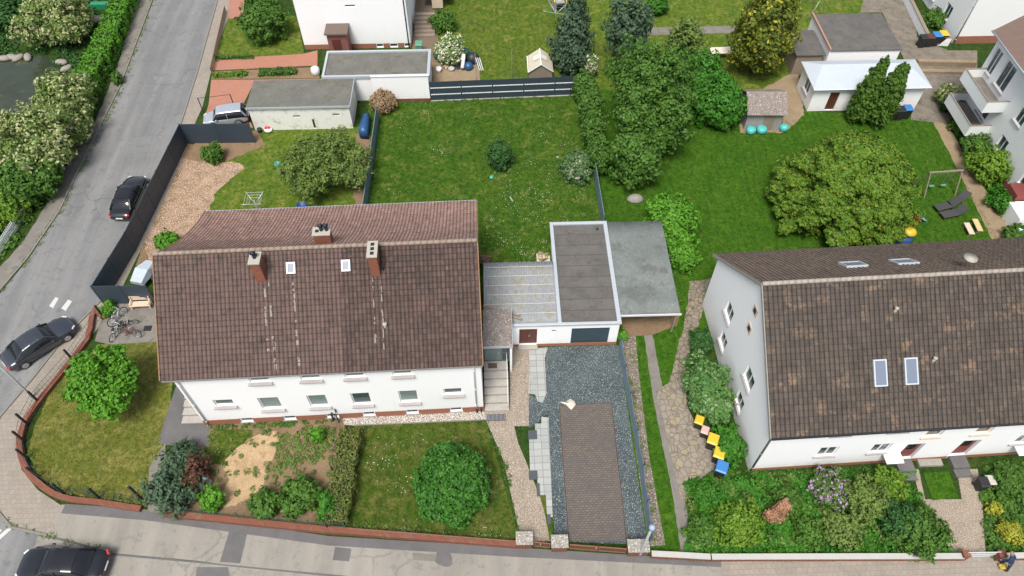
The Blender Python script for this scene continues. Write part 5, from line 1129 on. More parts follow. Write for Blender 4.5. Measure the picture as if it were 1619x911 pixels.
t = thing('toy_car', 'red and white plastic toy standing at the foot of the stained garage', 'toy', tuple(G(425,208))); mb = MB(); mb.lathe([(.15,0),(.28,.1),(.28,.25),(.12,.4)], n=12, sx=1.3); mb.build('body', WHITE_P, t, True); mb = MB(); mb.box(-.25,-.12,.3,.2,.12,.5); mb.build('seat', REDP, t, bevel=.05); mb = MB(); mb.tube([(-.75,0,0),(-.75,0,.35)], .2, 12); mb.build('bucket', BLACKP, t, True)
t = thing('play_ball', 'turquoise toy shell on the rear lawn left of the fruit tree', 'toy', tuple(G(440,262))); mb = MB(); mb.lathe([(.05,0),(.3,.08),(.3,.25),(.05,.4)], n=12); mb.build('shell', TURQ, t, True)
GHs = thing('cold_frame_greenhouse', 'small old greenhouse with pale ridged roof and vent beyond the striped fence', 'greenhouse', (3.35, 56.3))
mb = MB(); w, d = 2.15, 2.3; 
for x in (0, w-.03): mb.box(x, 0, 0, x+.03, d, .8); mb.add([(x,0,.8),(x,d,.8),(x,d,1.0),(x,0,1.0)], [(0,1,2,3)])
mb.box(.03,0,0,w-.03,.03,.9); mb.box(.03,d-.03,0,w-.03,d,.9); mb.add([(0,0,.9),(w,0,.9),(w/2,0,1.65)], [(0,1,2)]); mb.add([(0,d,.9),(w,d,.9),(w/2,d,1.65)], [(0,1,2)]); mb.build('wall', WOOD, GHs)
mb = MB(); PCR = plain('milky_sheet', (.52,.48,.38), .5, var=.12, sc=2)
mb.add([(-.08,-.1,.88),(w/2,-.1,1.7),(w/2,d+.1,1.7),(-.08,d+.1,.88),(w+.08,-.1,.88),(w+.08,d+.1,.88)], [(0,1,2,3),(1,4,5,2)]); o = mb.build('roof', PCR, GHs, fix=False); md = o.modifiers.new('s','SOLIDIFY'); md.thickness = .03
mb = MB(); mb.bar((w/2,-.12,1.72),(w/2,d+.12,1.72),.07,.05); mb.bar((-.1,-.12,.9),(w/2,-.12,1.72),.05,.05); mb.bar((w+.1,-.12,.9),(w/2,-.12,1.72),.05,.05); mb.bar((-.1,-.12,.88),(-.1,d+.1,.88),.05,.05); mb.build('frame', WHITE_P, GHs); mb = MB(); mb.add([(.45,.9,1.42),(w/2,.9,1.78),(w/2,1.5,1.78),(.45,1.5,1.42),(w/2+.6,.9,1.42),(w/2+.6,1.5,1.42)], [(0,1,2,3),(1,4,5,2)]); o = mb.build('roof_vent', plain('vent_pale', (.66,.63,.55), .5), GHs, fix=False); md = o.modifiers.new('s','SOLIDIFY'); md.thickness = .03
# deck steps and clutter beyond the long garage
t = thing('deck_stairs', 'dark wooden garden steps beside the top house', 'stairs', tuple(G(654,60)), 0)
for k in range(6): mb = MB(); mb.box(.1, k*.42, 0, 2.1, k*.42+.41, .2+k*.2); mb.build('step', WOODF if 0 else WOOD, t)
mb = MB(); q = G(675,10); mb.box(q.x-.3, q.y-.5, 1.2, q.x+2.6, q.y+3.5, 1.36); tag(mb.build('terrace', WOODF), 'raised wooden terrace at the top of the dark steps', 'terrace')
mb = MB(); q = G(694,12); mb.box(q.x-.7, q.y-.5, 1.37, q.x+.5, q.y+.5, 1.45); mb.box(q.x-.65,q.y-.45,0.2,q.x+.45,q.y+.45,1.369); tag(mb.build('stone_table', BEIGE), 'beige topped plinth beside the dark garden steps', 'plinth')
cl = 'household clutter beyond the striped fence'
def blob(name, label, cat, px, prof, m, sx=1, sy=1, group=cl, n=12, rz=0):
    t = thing(name, label, cat, tuple(G(*px)), rz, group); mb = MB(); mb.lathe(prof, n=n, sx=sx, sy=sy); mb.build({'rubbish_bag':'bag','plant_pot':'pot','bucket':'body','watering_can':'body','container':'tub'}.get(name, 'body'), m, t, True); return t
blob('rubbish_bag', 'blue bag on the ground right of the white flowering shrub', 'bag', (741,109), [(.2,0),(.42,.1),(.45,.4),(.3,.6),(.08,.72)], BLUET)
blob('rubbish_bag', 'large black bag behind the blue bag', 'bag', (747,98), [(.3,0),(.6,.15),(.62,.5),(.4,.85),(.1,1.0)], BLACKP, 1.1)
blob('rain_barrel', 'dark green water butt under the white lid beside the flowering shrub', 'barrel', (737,92), [(.3,0),(.38,.4),(.36,.9),(.0,.95)], plain('dark_green', (.02,.09,.06), .5))
blob('plant_pot', 'big dark green pot at the foot of the flowering shrub', 'pot', (693,93), [(.25,0),(.5,.45),(.52,.5),(.4,.45)], plain('dark_green', (.02,.09,.06), .5))
blob('bucket', 'white oval bucket on the dirt beside the long garage', 'bucket', (694,114), [(.2,0),(.28,.4),(.26,.45),(.1,.4)], WHITE_P, 1, 1.3); blob('bucket', 'small blue bucket among the clutter left of the blue bag', 'bucket', (724,109), [(.15,0),(.22,.3),(.2,.3),(.1,.1)], BLUET)
blob('plant_pot', 'rusty red pot among the clutter', 'pot', (703,108), [(.15,0),(.24,.3),(.2,.3),(.1,.2)], plain('terracotta', (.35,.13,.07), .8)); blob('plant_pot', 'grey stone pot beside the rusty red pot', 'pot', (714,112), [(.15,0),(.3,.3),(.26,.3),(.1,.2)], STONE)
mb = MB(); a, b = G(731,108,.3), G(733,86,1.2); mb.tube([a, b], .18, 10); tag(mb.build('rolled_carpet', WHITE_P, smooth=True), 'white upright roll leaning between the shrub and the bags', 'roll', cl)
mb = MB()
for k in range(3): mb.bar(G(752+k*3,92,.7), G(758+k*3,112,.1), .05, .18)
tag(mb.build('scrap_boards', TRIMW), 'pale scrap boards leaning against the black bag', 'boards', cl)
mb = MB(); a = G(753,128); mb.tube([a, a+Vector((0,0,3.0))], .035, 6); tag(mb.build('line_post', STEEL), 'thin steel clothes line post behind the striped fence near the bags', 'post', 'clothes line posts')
mb = MB(); a = G(809,126); mb.tube([a, a+Vector((0,0,3.2))], .05, 6); tag(mb.build('line_post', WOOD), 'wooden clothes line post in the middle behind the striped fence', 'post', 'clothes line posts')
mb = MB(); q = G(745,50); n = 14
for k in range(n-1):
    a0, a1 = math.pi*k/(n-1), math.pi*(k+1)/(n-1); mb.tube([(q.x+1.3*math.cos(a0), q.y, 1.0*math.sin(a0)), (q.x+1.3*math.cos(a1), q.y, 1.0*math.sin(a1))], .03, 6)
tag(mb.build('garden_arch', plain('dark_green', (.02,.09,.06), .5)), 'thin dark hoop standing on the far lawn', 'hoop')
t = thing('play_slide', 'yellow and grey play slide at the top beside the clothes dryer', 'slide', tuple(G(884,16)), R_(10)); mb = MB(); mb.box(-.55,-.5,0,-.45,.9,1.1); mb.box(.45,-.5,0,.55,.9,1.1); mb.box(-.55,-.5,1.0,.55,.9,1.1); mb.build('tower', WOODG, t)
mb = MB(); mb.tube([(-.6,-.5,1.15),(-.6,1.0,1.5),(.6,1.0,1.5),(.6,-.5,1.15)], .07, 8); mb.tube([(.6,-.5,1.15),(.75,-1.1,.6),(.7,-.6,.4)], .07, 8); mb.build('rail', YEL, t, True); mb = MB(); mb.box(-.25,-.3,1.1,.25,.2,1.4); mb.build('seat', TRIMW, t, bevel=.05)
# firewood
t = thing('log_pile', 'small heap of cut logs at the left rear corner of the flat garage', 'firewood', tuple(G(860,410)));
mb = MB(); mb.box(-.55,-.55,0,.45,.55,.04); mb.build('base_slab', STONE, t)
for k in range(16):
    x, y, z = rnd.uniform(-.3,.3), rnd.uniform(-.3,.3), .15+.14*(k//6); a = rnd.uniform(0, 3.14); mb = MB(); mb.tube([(x-.2*math.cos(a), y-.2*math.sin(a), z), (x+.2*math.cos(a), y+.2*math.sin(a), z)], rnd.uniform(.07,.11), 8); mb.build('log', WOODL if k % 2 else WOOD, t, True)
mb = MB(); q = G(809,316); mb.tube([q+Vector((-.12,.25,.06)), q+Vector((.1,-.25,.06))], .07, 8); tag(mb.build('short_pipe', STEEL), 'short grey pipe lying on the back lawn', 'pipe')
mb = MB(); q = G(777,281); mb.lathe([(.1,.02),(.16,.06),(.1,.14)], tuple(q), 10); tag(mb.build('toy_bowl', TURQ), 'little turquoise bowl in the grass under the lawn shrub', 'toy')
mb = MB(); q = G(901,640); pts = [(-.62,.22),(-.35,.12),(-.2,.24),(.05,.42),(.3,.22),(.38,-.02),(.2,-.25),(.06,-.4),(-.08,-.25),(-.25,-.02),(-.5,.1)]
rs = np.random.RandomState(3); vs = [(q.x, q.y+.02, .18)]+[(q.x+a*.55, q.y+b*.55, .15+rs.uniform(-.03,.03)) for a, b in pts]+[(q.x+a, q.y+b, .05) for a, b in pts]; n = len(pts)
mb.add(vs, [(0, 1+k, 1+(k+1) % n) for k in range(n)]+[(1+k, 1+n+k, 1+n+(k+1) % n, 1+(k+1) % n) for k in range(n)]); tag(mb.build('sand_heap', plain('pale_sand', (.55,.50,.42), .95, var=.12, sc=6, bst=.5), smooth=True), 'small heap of pale sand on the dark gravel before the paved driveway', 'heap')
for k, (x, y, lab) in enumerate(((842,688,'black square cover at the upper end of the lower slab path'), (843,752,'dark curved edging piece beside the stepped slabs'), (851,775,'dark edging piece at the lower step of the slab path'), (868,822,'dark edging piece at the bottom of the slab path'))):
    q = G(x, y); mb = MB(); w, d = ((.28,.3),(.26,.28),(.09,.4),(.1,.3))[k]; mb.box(q.x-w, q.y-d, .02, q.x+w, q.y+d, .07); tag(mb.build('edging_slab', ASPH_D if 0 else plain('edging', (.06,.07,.08), .7)), lab, 'slab')
# right lawn objects
t = thing('goal_frame', 'small white goal frame at the left edge of the right lawn', 'goal', tuple(G(1074,222)), R_(-5)); mb = MB(); mb.tube([(-.9,0,0),(-.9,0,.95),(.5,0,.95),(.5,0,0)], .05, 8); mb.tube([(-.9,0,.95),(-.7,.7,0)], .04, 6); mb.tube([(.5,0,.95),(.6,.7,0)], .04, 6); mb.build('frame', WHITE_P, t, True)
for k, (x, y, s, lab) in enumerate(((1186,210,.42,'turquoise tub left in the row before the plank shed'), (1203,209,.45,'turquoise tub right beside another before the plank shed'), (1238,206,.38,'turquoise ball shaped tub at the right corner of the plank shed'))): blob('container', lab, 'tub', (x, y), [(s*.7,0),(s,.15),(s,.45),(s*.7,.55),(s*.1,.58)], TURQ, group='turquoise tubs by the plank shed')
t = thing('ping_pong_table', 'white topped low table before the far right lawn', 'table', tuple(G(1143,90)), R_(2)); mb = MB(); mb.box(-1.35,-.5,.7,1.35,.5,.76); mb.build('tabletop', plain('cream_top', (.68,.62,.50), .6), t)
for x in (-1.2, 1.12):
    for y in (-.42, .34): mb = MB(); mb.box(x, y, 0, x+.08, y+.08, .7); mb.build('leg', WOOD, t)
t = thing('swing_frame', 'a-shaped white swing frame behind the dark roofed garage', 'swing', tuple(G(1288,32))); mb = MB(); mb.tube([(-.7,0,0),(0,0,3.0),(.8,0,0)], .07, 8); mb.tube([(-.7,3,0),(0,3,3.0),(.8,3,0)], .07, 8); mb.tube([(0,0,3.0),(0,3,3.0)], .06, 8); mb.build('frame', WHITE_P, t, True)
t = thing('swing_frame', 'wooden and green swing frame on the right lawn', 'swing', tuple(G(1478,300)), R_(4)); mb = MB(); mb.bar((-1.4,0,2.0),(1.4,0,2.0),.12,.12)
for x in (-1.3, 1.3): mb.bar((x,-.8,0),(x,0,2.0),.08,.08); mb.bar((x,.8,0),(x,0,2.0),.08,.08)
mb.build('frame', WOOD, t)
for x in (-.5, .5): mb = MB(); mb.tube([(x-.2,0,2.0),(x-.2,0,.5)], .012, 4); mb.tube([(x+.2,0,2.0),(x+.2,0,.5)], .012, 4); mb.box(x-.22,-.1,.45,x+.22,.1,.49); mb.build('swing_seat', GRNP, t)
for k, (x, y, a, lab) in enumerate(((1492,330,15,'dark sun lounger left of the pair on the right lawn'), (1502,342,12,'dark sun lounger nearest the wooden planks on the right lawn'), (1510,322,30,'dark folded sun lounger behind the other two'))):
    t = thing('sun_lounger', lab, 'sun lounger', tuple(G(x, y)), R_(a), 'dark loungers on the right lawn'); mb = MB(); mb.box(-.9,-.33,.28,.5,.33,.38); mb.build('seat', CLOTHG, t, bevel=.03); mb = MB(); mb.add([(.5,-.33,.3),(1.05,-.33,.8),(1.05,.33,.8),(.5,.33,.3),(.5,-.33,.38),(1.0,-.33,.87),(1.0,.33,.87),(.5,.33,.38)], [(0,1,2,3),(4,7,6,5),(0,4,5,1),(3,2,6,7),(1,5,6,2),(0,3,7,4)]); mb.build('backrest', CLOTHG, t)
    for lx in (-.8, .4):
        for ly in (-.28, .24): mb = MB(); mb.box(lx, ly, 0, lx+.04, ly+.04, .28); mb.build('leg', DKMET, t)
for k, (a, b, lab) in enumerate((((1524,358),(1533,376),'long pale plank bench left of two on the right lawn'), ((1537,352),(1546,371),'shorter yellowish plank bench right of two on the right lawn'))):
    A_, B_ = G(*a), G(*b); t = thing('plank_bench', lab, 'bench', (0,0,0), 0, 'plank benches on the right lawn'); mb = MB(); mb.bar(A_+Vector((0,0,.4)), B_+Vector((0,0,.4)), .42, .06); mb.build('seat', WOODL if k else BEIGE, t)
    for f in (.12, .85): q = A_.lerp(B_, f); mb = MB(); mb.bar(q+Vector((-.15,0,.18)), q+Vector((.15,0,.18)), .08, .37); mb.build('leg', WOOD, t)
t = thing('play_tub', 'yellow and blue toy vehicle peeking over the rear eave of the right pair house', 'toy', tuple(G(1424,382))); mb = MB(); mb.lathe([(.4,0),(.6,.2),(.6,.6),(.3,.8)], n=14, sx=1.2); mb.build('body', BLUED, t, True); mb = MB(); mb.lathe([(.5,.95),(.55,1.1),(.3,1.3),(0,1.35)], (.25,.1,0), 14); mb.build('hood', YEL, t, True)
t = thing('toy_slide', 'pale blue toy slide at the right foot of the spreading conifer', 'toy', tuple(G(1452,352)), .4); mb = MB(); mb.bar((-.5,0,.9),(.6,0,.1),.45,.06); mb.build('chute', plain('pale_blue_plastic', (.25,.5,.58), .4), t); mb = MB(); mb.box(-.7,-.22,0,-.5,.22,.95); mb.build('ladder', REDP, t)
t = thing('pedestal', 'orange topped bird table at the right side of the spreading conifer', 'bird table', tuple(G(1429,298))); mb = MB(); mb.tube([(0,0,0),(0,0,1.3)], .04, 6); mb.build('pole', STEEL, t); mb = MB(); mb.lathe([(.25,1.3),(.22,1.5),(.02,1.7)], n=8); mb.build('roof', plain('orange_paint', (.6,.2,.05), .6), t)
mb = MB(); q = G(1596,388,0); mb.bar(q+Vector((0,0,.6)), q+Vector((.5,.6,1.2)), .3, .05); tag(mb.build('blue_board', plain('pale_blue_plastic', (.25,.5,.58), .4)), 'pale blue board standing by the path at the right edge', 'board')
mb = MB(); q = G(607,348 if 0 else 88); mb.lathe([(.0,1.3),(.35,1.25),(.5,1.3),(.5,1.36),(.0,1.4)], (q.x, q.y-2.2, 0), 16); mb.tube([(q.x,q.y-2.2,0),(q.x,q.y-2.2,1.3)], .05, 8)
q = G(500,118); mb = MB(); mb.lathe([(.35,0),(.42,.4),(.36,.75),(.1,.8)], (q.x, q.y, 0), 16); tag(mb.build('water_butt', TRIMW, smooth=True), 'white round water butt at the left end of the long garage', 'barrel')
for k, (x, y, s, lab) in enumerate(((1004,316,.5,'pale stone at the hedge left edge of the right lawn'), (1225,800 if 0 else 818,.5,'reddish rock beside the bark in the lower right garden'))): blob('boulder', lab, 'stone', (x, y), [(s,0),(s*1.1,.15),(s*.7,.4),(s*.2,.5)], ROCK if k == 0 else plain('red_rock', (.33,.15,.09), .9, var=.3), 1.3, .9, group=None, n=9)
for k, (x, y) in enumerate(((8,94),(30,93),(45,92),(98,100),(106,110),(102,124),(20,92))):
    blob('boulder', ['pale stone on the rim of the pond at the picture edge','pale stone in the middle of the far pond rim','pale stone right of the middle on the far pond rim','flat stone at the upper right corner of the pond','stone at the right end of the pond','stone below the right end of the pond','smaller pale stone on the far pond rim'][k], 'stone', (x, y), [(.35,0),(.5,.1),(.35,.3),(.1,.35)], ROCK, 1.4, .8, group='stones round the pond', n=8, rz=k)
mb = MB(); q = G(155,38); mb.tube([(q.x-1.2,q.y-.6,.3),(q.x,q.y,.5),(q.x+1.2,q.y+.3,.5)], [.3,.4,.25], 10); tag(mb.build('grey_rock', ROCK, smooth=True), 'long grey rock behind the creamy shrub at the top left', 'stone')
mb = MB(); q = G(160,12); mb.box(q.x-.9,q.y-.3,0,q.x+.9,q.y+.3,.5); tag(mb.build('green_crate', plain('deep_green_plastic', (.02,.22,.11), .5)), 'green box under the shrubs at the top left', 'box')
# covered motorbike and clutter between dark fence and pair house
t = thing('covered_trailer', 'grey blue sheet over a small trailer squeezed between dark fence and house', 'trailer', tuple(G(233,440)), R_(75)); mb = MB(); mb.loft([[(-1.0,-.5,.5),(-1.0,.5,.5),(-1.0,.45,.8),(-1.0,-.45,.8)], [(0,-.6,.5),(0,.6,.5),(0,.5,1.1),(0,-.5,1.1)], [(1.0,-.5,.5),(1.0,.5,.5),(1.0,.3,.85),(1.0,-.3,.85)]]); mb.build('cover', plain('grey_sheet', (.42,.48,.54), .5, var=.2), t)
for sg in (-1, 1): mb = MB(); mb.tube([(0,sg*.62,.3),(0,sg*.74,.3)], .3, 14); mb.build('wheel', RUBBER, t, True)
mb = MB(); mb.tube([(1.0,0,.5),(2.1,0,.5)], .04, 6); mb.build('drawbar', STEEL, t, True)

# ---------------- person ----------------
def person(label, px, rz):
    c = G(*px, 1.0); t = thing('person', label, 'person', (c.x, c.y, 0), rz)
    J = {'pel':((0,0,.93),.15), 'wst':((0,0,1.06),.135), 'chs':((0,0,1.30),.17), 'nck':((0,.0,1.47),.06), 'hd0':((0,.01,1.56),.075), 'hd1':((0,.015,1.66),.10), 'hd2':((0,.01,1.75),.07)}
    E = [('pel','wst'),('wst','chs'),('chs','nck'),('nck','hd0'),('hd0','hd1'),('hd1','hd2')]
    for s, n in ((-1,'l'),(1,'r')):
        st = .22*s; J.update({n+'hip':((s*.1,0,.88),.11), n+'kne':((s*.11,st*.7+.03,.5),.07), n+'ank':((s*.11,st,.1),.045), n+'toe':((s*.12,st+.17,.05),.04), n+'sho':((s*.19,0,1.40),.075), n+'elb':((s*.25,-st*.4,1.13),.05), n+'wri':((s*.24,-st*.6+.12,.92),.034), n+'hnd':((s*.24,-st*.6+.16,.84),.032)})
        E += [('pel',n+'hip'),(n+'hip',n+'kne'),(n+'kne',n+'ank'),(n+'ank',n+'toe'),('chs',n+'sho'),(n+'sho',n+'elb'),(n+'elb',n+'wri'),(n+'wri',n+'hnd')]
        for f, (dx, dy, dz) in enumerate(((-.03,.06,-.02),(-.018,.02,-.085),(0,.025,-.095),(.014,.03,-.09),(.026,.04,-.075))):
            h = J[n+'hnd'][0]; J[n+'f%d' % f] = ((h[0]+dx, h[1]+dy*.5, h[2]+dz),.009); E.append((n+'hnd', n+'f%d' % f))
    LN = lambda v: (v[0], v[1]+max(0, v[2]-.93)*.5, v[2]-max(0, v[2]-.93)*.1)
    J = {k: ((LN(v[0]), v[1]) if not ('hnd' in k or 'wri' in k or k[1:2] == 'f') else ((v[0][0], v[0][1]+.15, v[0][2]), v[1])) for k, v in J.items()}
    ks = list(J); me = bpy.data.meshes.new('body'); me.from_pydata([J[k][0] for k in ks], [(ks.index(a), ks.index(b)) for a, b in E], [])
    o = bpy.data.objects.new('body', me); C.objects.link(o); o.parent = t; o.modifiers.new('k', 'SKIN'); sv = me.skin_vertices[0] if me.skin_vertices else None
    if sv is None:
        b = bmesh.new(); b.from_mesh(me); b.verts.layers.skin.verify(); b.to_mesh(me); b.free(); sv = me.skin_vertices[0]
    for i, k in enumerate(ks): r = J[k][1]; sv.data[i].radius = (r, r*.8 if k in ('pel','wst','chs') else r); sv.data[i].use_root = (k == 'pel')
    md = o.modifiers.new('s', 'SUBSURF'); md.levels = md.render_levels = 2
    dg = bpy.context.evaluated_depsgraph_get(); m2 = bpy.data.meshes.new_from_object(o.evaluated_get(dg)); o.modifiers.clear(); o.data = m2
    SK = plain('skin', (.55,.33,.24), .6, bst=0); JK = plain('navy_jacket', (.012,.03,.09), .85, var=.1); TR = plain('dark_trousers', (.02,.025,.04), .9); SHO = plain('shoes', (.03,.03,.03), .8)
    m2.materials.clear(); [m2.materials.append(x) for x in (SK, JK, TR, SHO)]
    for p in m2.polygons:
        z = p.center.z; arm = abs(p.center.x) > .16
        p.material_index = (1 if (z > .86 and z < 1.49 and not (arm and z < .9)) else 2 if (z > .1 and not (arm and abs(p.center.x) > .2)) and z < .87 else 0) if z > .1 else 3
        p.use_smooth = True
    mb = MB(); mb.lathe([(.085,1.60),(.112,1.66),(.108,1.73),(.08,1.79),(.02,1.815)], (0,-.012,0), 16); mb.v = [LN(v) for v in mb.v]; mb.build('hair', plain('hair', (.25,.16,.10), .8), t, True)
    mb = MB(); mb.tube([(0,.09,1.68),(0,.125,1.645),(0,.1,1.635)], [.012,.018,.012], 6); mb.v = [LN(v) for v in mb.v]; mb.build('nose', SK, t, True)
    mb = MB(); mb.loft([[(-.2,-.13,.80),(.2,-.13,.80),(.2,.13,.80),(-.2,.13,.80)], [(-.19,-.13,1.1),(.19,-.13,1.1),(.19,.13,1.1),(-.19,.13,1.1)], [(-.22,-.13,1.38),(.22,-.13,1.38),(.22,.12,1.38),(-.22,.12,1.38)], [(-.08,-.07,1.49),(.08,-.07,1.49),(.08,.06,1.49),(-.08,.06,1.49)]]); mb.v = [LN(v) for v in mb.v]; j = mb.build('jacket', JK, t, True); md = j.modifiers.new('s','SUBSURF'); md.levels = md.render_levels = 2
    return t
person('person in a dark navy jacket walking on the pavement at the lower right', (1601,889), R_(38))
t = thing('shopping_bag', 'mustard yellow bag carried low beside the person in navy', 'bag', tuple(G(1583,898))); mb = MB(); mb.loft([[(-.2,-.12,0),(.2,-.12,0),(.2,.12,0),(-.2,.12,0)], [(-.24,-.14,.3),(.24,-.14,.3),(.24,.14,.3),(-.24,.14,.3)]]); mb.build('bag', plain('mustard', (.42,.32,.06), .8), t, bevel=.03); mb = MB(); mb.tube([(-.12,0,.3),(-.08,0,.45),(.08,0,.45),(.12,0,.3)], .015, 6); mb.build('handle', plain('mustard', (.42,.32,.06), .8), t, True)

# ---------------- plants ----------------
plant('round_tree', 'large round bright green ball tree on the front lawn', 'tree', (714,762), 104, 1.7, 1.9, leafmat('leaf_ball', (.024,.095,.014), (.048,.155,.02)), .11, 1.0, 1.05, [(-.3,-.45,.0,.62,.7),(.35,.25,.25,.6,.6),(.4,-.3,-.1,.6,.7),(-.35,.3,.1,.55,.6),(-.15,.7,.2,.42,.5),(.62,-.1,-.3,.5,.6),(.1,-.8,-.5,.4,.5),(-.75,-.2,-.4,.38,.5)], clump=.27, rough=.2, flat=.7)
plant('small_tree', 'bright green loose young tree on the corner lawn beside the curved wall', 'tree', (152,598), 56, 2.9, 1.0, L_BRIGHT, .13, .65, 1.0, [(1.0,-.7,-.5,.8,.8),(-1.1,.2,-.2,.6,.6),(.2,1.2,.2,.7,.7),(.7,-1.5,-.7,.7,.7),(-1.0,1.0,.1,.5,.5),(1.1,.6,-.2,.7,.6),(-.3,-1.1,-.6,.6,.6),(-1.6,-.4,-.9,.4,.4),(1.6,-.1,-.7,.45,.4),(.9,1.5,.3,.35,.4),(0,0,.9,.6,.6)], rough=.4, clump=.4, fill=.1)
plant('lawn_shrub', 'upright dark green shrub in the middle of the back lawn', 'shrub', (790,245), 38, 1.25, 1.25, L_DARK, .10, 1, 1, [(.15,0,.45,.7,.5)], False, .2, .28)
plant('fruit_tree', 'olive green broad fruit tree on the rear lawn behind the pair house', 'tree', (508,258), 84, 2.6, 1.3, L_OLIVE, .11, .6, .95, [(1.1,-.3,-.35,.6,.6),(-1.1,-.1,-.3,.55,.6),(.3,.8,.3,.65,.6),(-.5,-.9,-.4,.5,.5),(-.7,.8,.1,.45,.5),(1.2,.5,-.2,.45,.5)], rough=.42, clump=.36, fill=.1)
plant('small_bush', 'fresh green bush in the brown bed by the dark fence corner', 'shrub', (335,243), 30, .7, .8, L_MID, .11, 1, 1, (), False)
plant('dry_bush', 'straw coloured round bush in the far left corner of the back lawn', 'shrub', (606,160), 38, .9, .95, L_BROWN, .09, 1, 1, (), False, .15, .25)
plant('dry_bush', 'small brown clipped bush at the right rear corner of the pair house', 'shrub', (767,412), 18, .5, .5, leafmat('leaf_dry', (.16,.13,.06), (.2,.15,.09)), .07, 1, 1, (), False, .1, .25)
plant('flowering_bush', 'grey green bush with pale pink flowers at the right side of the back lawn', 'shrub', (910,265), 46, 1.0, 1.1, L_PINKF, .10, 1, 1.1, [(.4,.4,.1,.6,.7)], False, .25)
# tall hedge row right of back lawn
for k, (x, y, w, z, r, lab) in enumerate(((925,138,34,1.6,1.5,'topmost bush of the leafy row right of the back lawn'), (934,172,38,1.8,1.7,'second bush of the leafy row right of the back lawn'), (940,208,36,1.8,1.7,'third bush of the leafy row right of the back lawn'), (947,245,36,1.6,1.6,'lowest bush of the leafy row right of the back lawn'))): plant('boundary_bush', lab, 'shrub', (x, y), w, z, r, L_MID, .13, .9, 1.3, (), False, .25, group='bushes along the right side of the back lawn')
plant('conifer', 'tall dark bluish green conifer behind the right end of the striped fence', 'tree', (905,78), 62, 2.2, 2.2, L_BLUEG, .16, .9, 1, [(0,0,1.0,.7,.9),(.05,.0,2.1,.4,.8)], rough=.2)
plant('white_shrub', 'white flowering shrub in front of the right end of the striped fence', 'shrub', (932,104), 24, 1.2, 1.1, L_WHITE, .09, 1, 1, (), False)
plant('white_shrub', 'cream flowering shrub beside the clutter behind the long garage', 'shrub', (712,82), 42, 1.3, 1.3, L_WHITE, .10, 1, 1, [(-.1,.4,.6,.5,.6)], False, .25)
plant('round_shrub', 'round fresh green shrub beside the dark garden steps', 'shrub', (701,34), 38, .9, .9, L_MID, .11, 1, 1, (), False)
plant('laurel_shrub', 'glossy green shrub on the small lawn left of the top house', 'shrub', (414,38), 64, 1.6, 1.6, L_MID, .15, .9, 1, [(.35,.5,.2,.6,.7)], False, .25)
plant('laurel_shrub', 'green shrub touching the top edge above the small lawn', 'shrub', (410,0), 40, 1.2, 1.2, L_MID, .14, .9, 1, (), False)
# big trees between the lawns
plant('broadleaf_tree', 'tall broad mid green tree right of the back lawn fence', 'tree', (1030,148), 112, 5.2, 3.6, L_MID, .14, .7, 1.0, [(-.3,.6,.3,.6,.6),(.5,.3,.2,.55,.5),(.4,-.6,-.4,.6,.7),(-.4,-.7,-.5,.55,.7),(.8,-.1,-.1,.4,.4),(-.6,.9,.1,.35,.4)], rough=.35, clump=.5)
plant('broadleaf_tree', 'lower mid green tree below the tall tree beside the right lawn', 'tree', (1006,245), 70, 3.0, 2.4, L_MID, .17, .8, 1.0, [(.4,-.4,-.2,.6,.7)], rough=.25, clump=.5)
plant('grey_tree', 'greyish green airy tree beyond the tall broad tree', 'tree', (992,48), 66, 4.4, 2.8, L_BLUEG, .18, .7, 1, [(.5,.3,.1,.6,.6)], rough=.3, clump=.5)
plant('grey_tree', 'light green airy tree behind the dense dark bushes', 'tree', (1085,65), 52, 3.6, 2.0, L_OLIVE, .16, .7, 1, (), rough=.3, clump=.5)
plant('dense_bush', 'dense deep green bush left of the plank shed', 'shrub', (1130,155), 88, 1.9, 2.0, L_DEEP, .15, 1, 1, [(-.5,.4,.1,.6,.7),(.3,-.5,-.2,.6,.6)], False, .2)
plant('dense_bush', 'dark bush behind the dense one at the far edge of the right lawn', 'shrub', (1105,118), 70, 2.2, 1.8, L_DEEP, .15, 1, 1, (), False, .2)
plant('round_shrub', 'small dark round shrub near the top edge on the far right lawn', 'shrub', (1040,8), 32, .9, .9, L_DEEP, .13, 1, 1, (), False)
plant('golden_conifer', 'tall yellow green conifer behind the plank shed', 'tree', (1208,52), 92, 4.2, 3.6, L_YEL, .17, .8, 1, [(0,0,.5,.75,.75),(.05,0,.95,.5,.55)], rough=.22, clump=.5)
for k, (p0, w, lab) in enumerate((((1352,192), 44, 'left of two narrow dark cypresses before the white outbuilding'), ((1382,196), 54, 'right and thicker of two narrow cypresses before the white outbuilding'))):
    b = G(*p0); t = thing('cypress', lab, 'tree', (b.x, b.y, 0), 0, 'narrow cypresses before the white outbuilding'); rx = .95 if k == 0 else 1.1; hh = 6.4 if k == 0 else 6.0
    v, lr = crown([(0,0,1.6,rx,rx,1.6), (0,0,3.0,rx*.92,rx*.92,1.6), (.05,0,4.3,rx*.68,rx*.68,1.3), (.08,0,hh-1.0,rx*.42,rx*.42,1.1)], .14, .9, .28, 50+k, .2); mesh_quads('crown', v, lr, L_CYP, t); trunk_mb(hh*.8, .12, .4, seed=k).build('trunk', BARK, t, True)
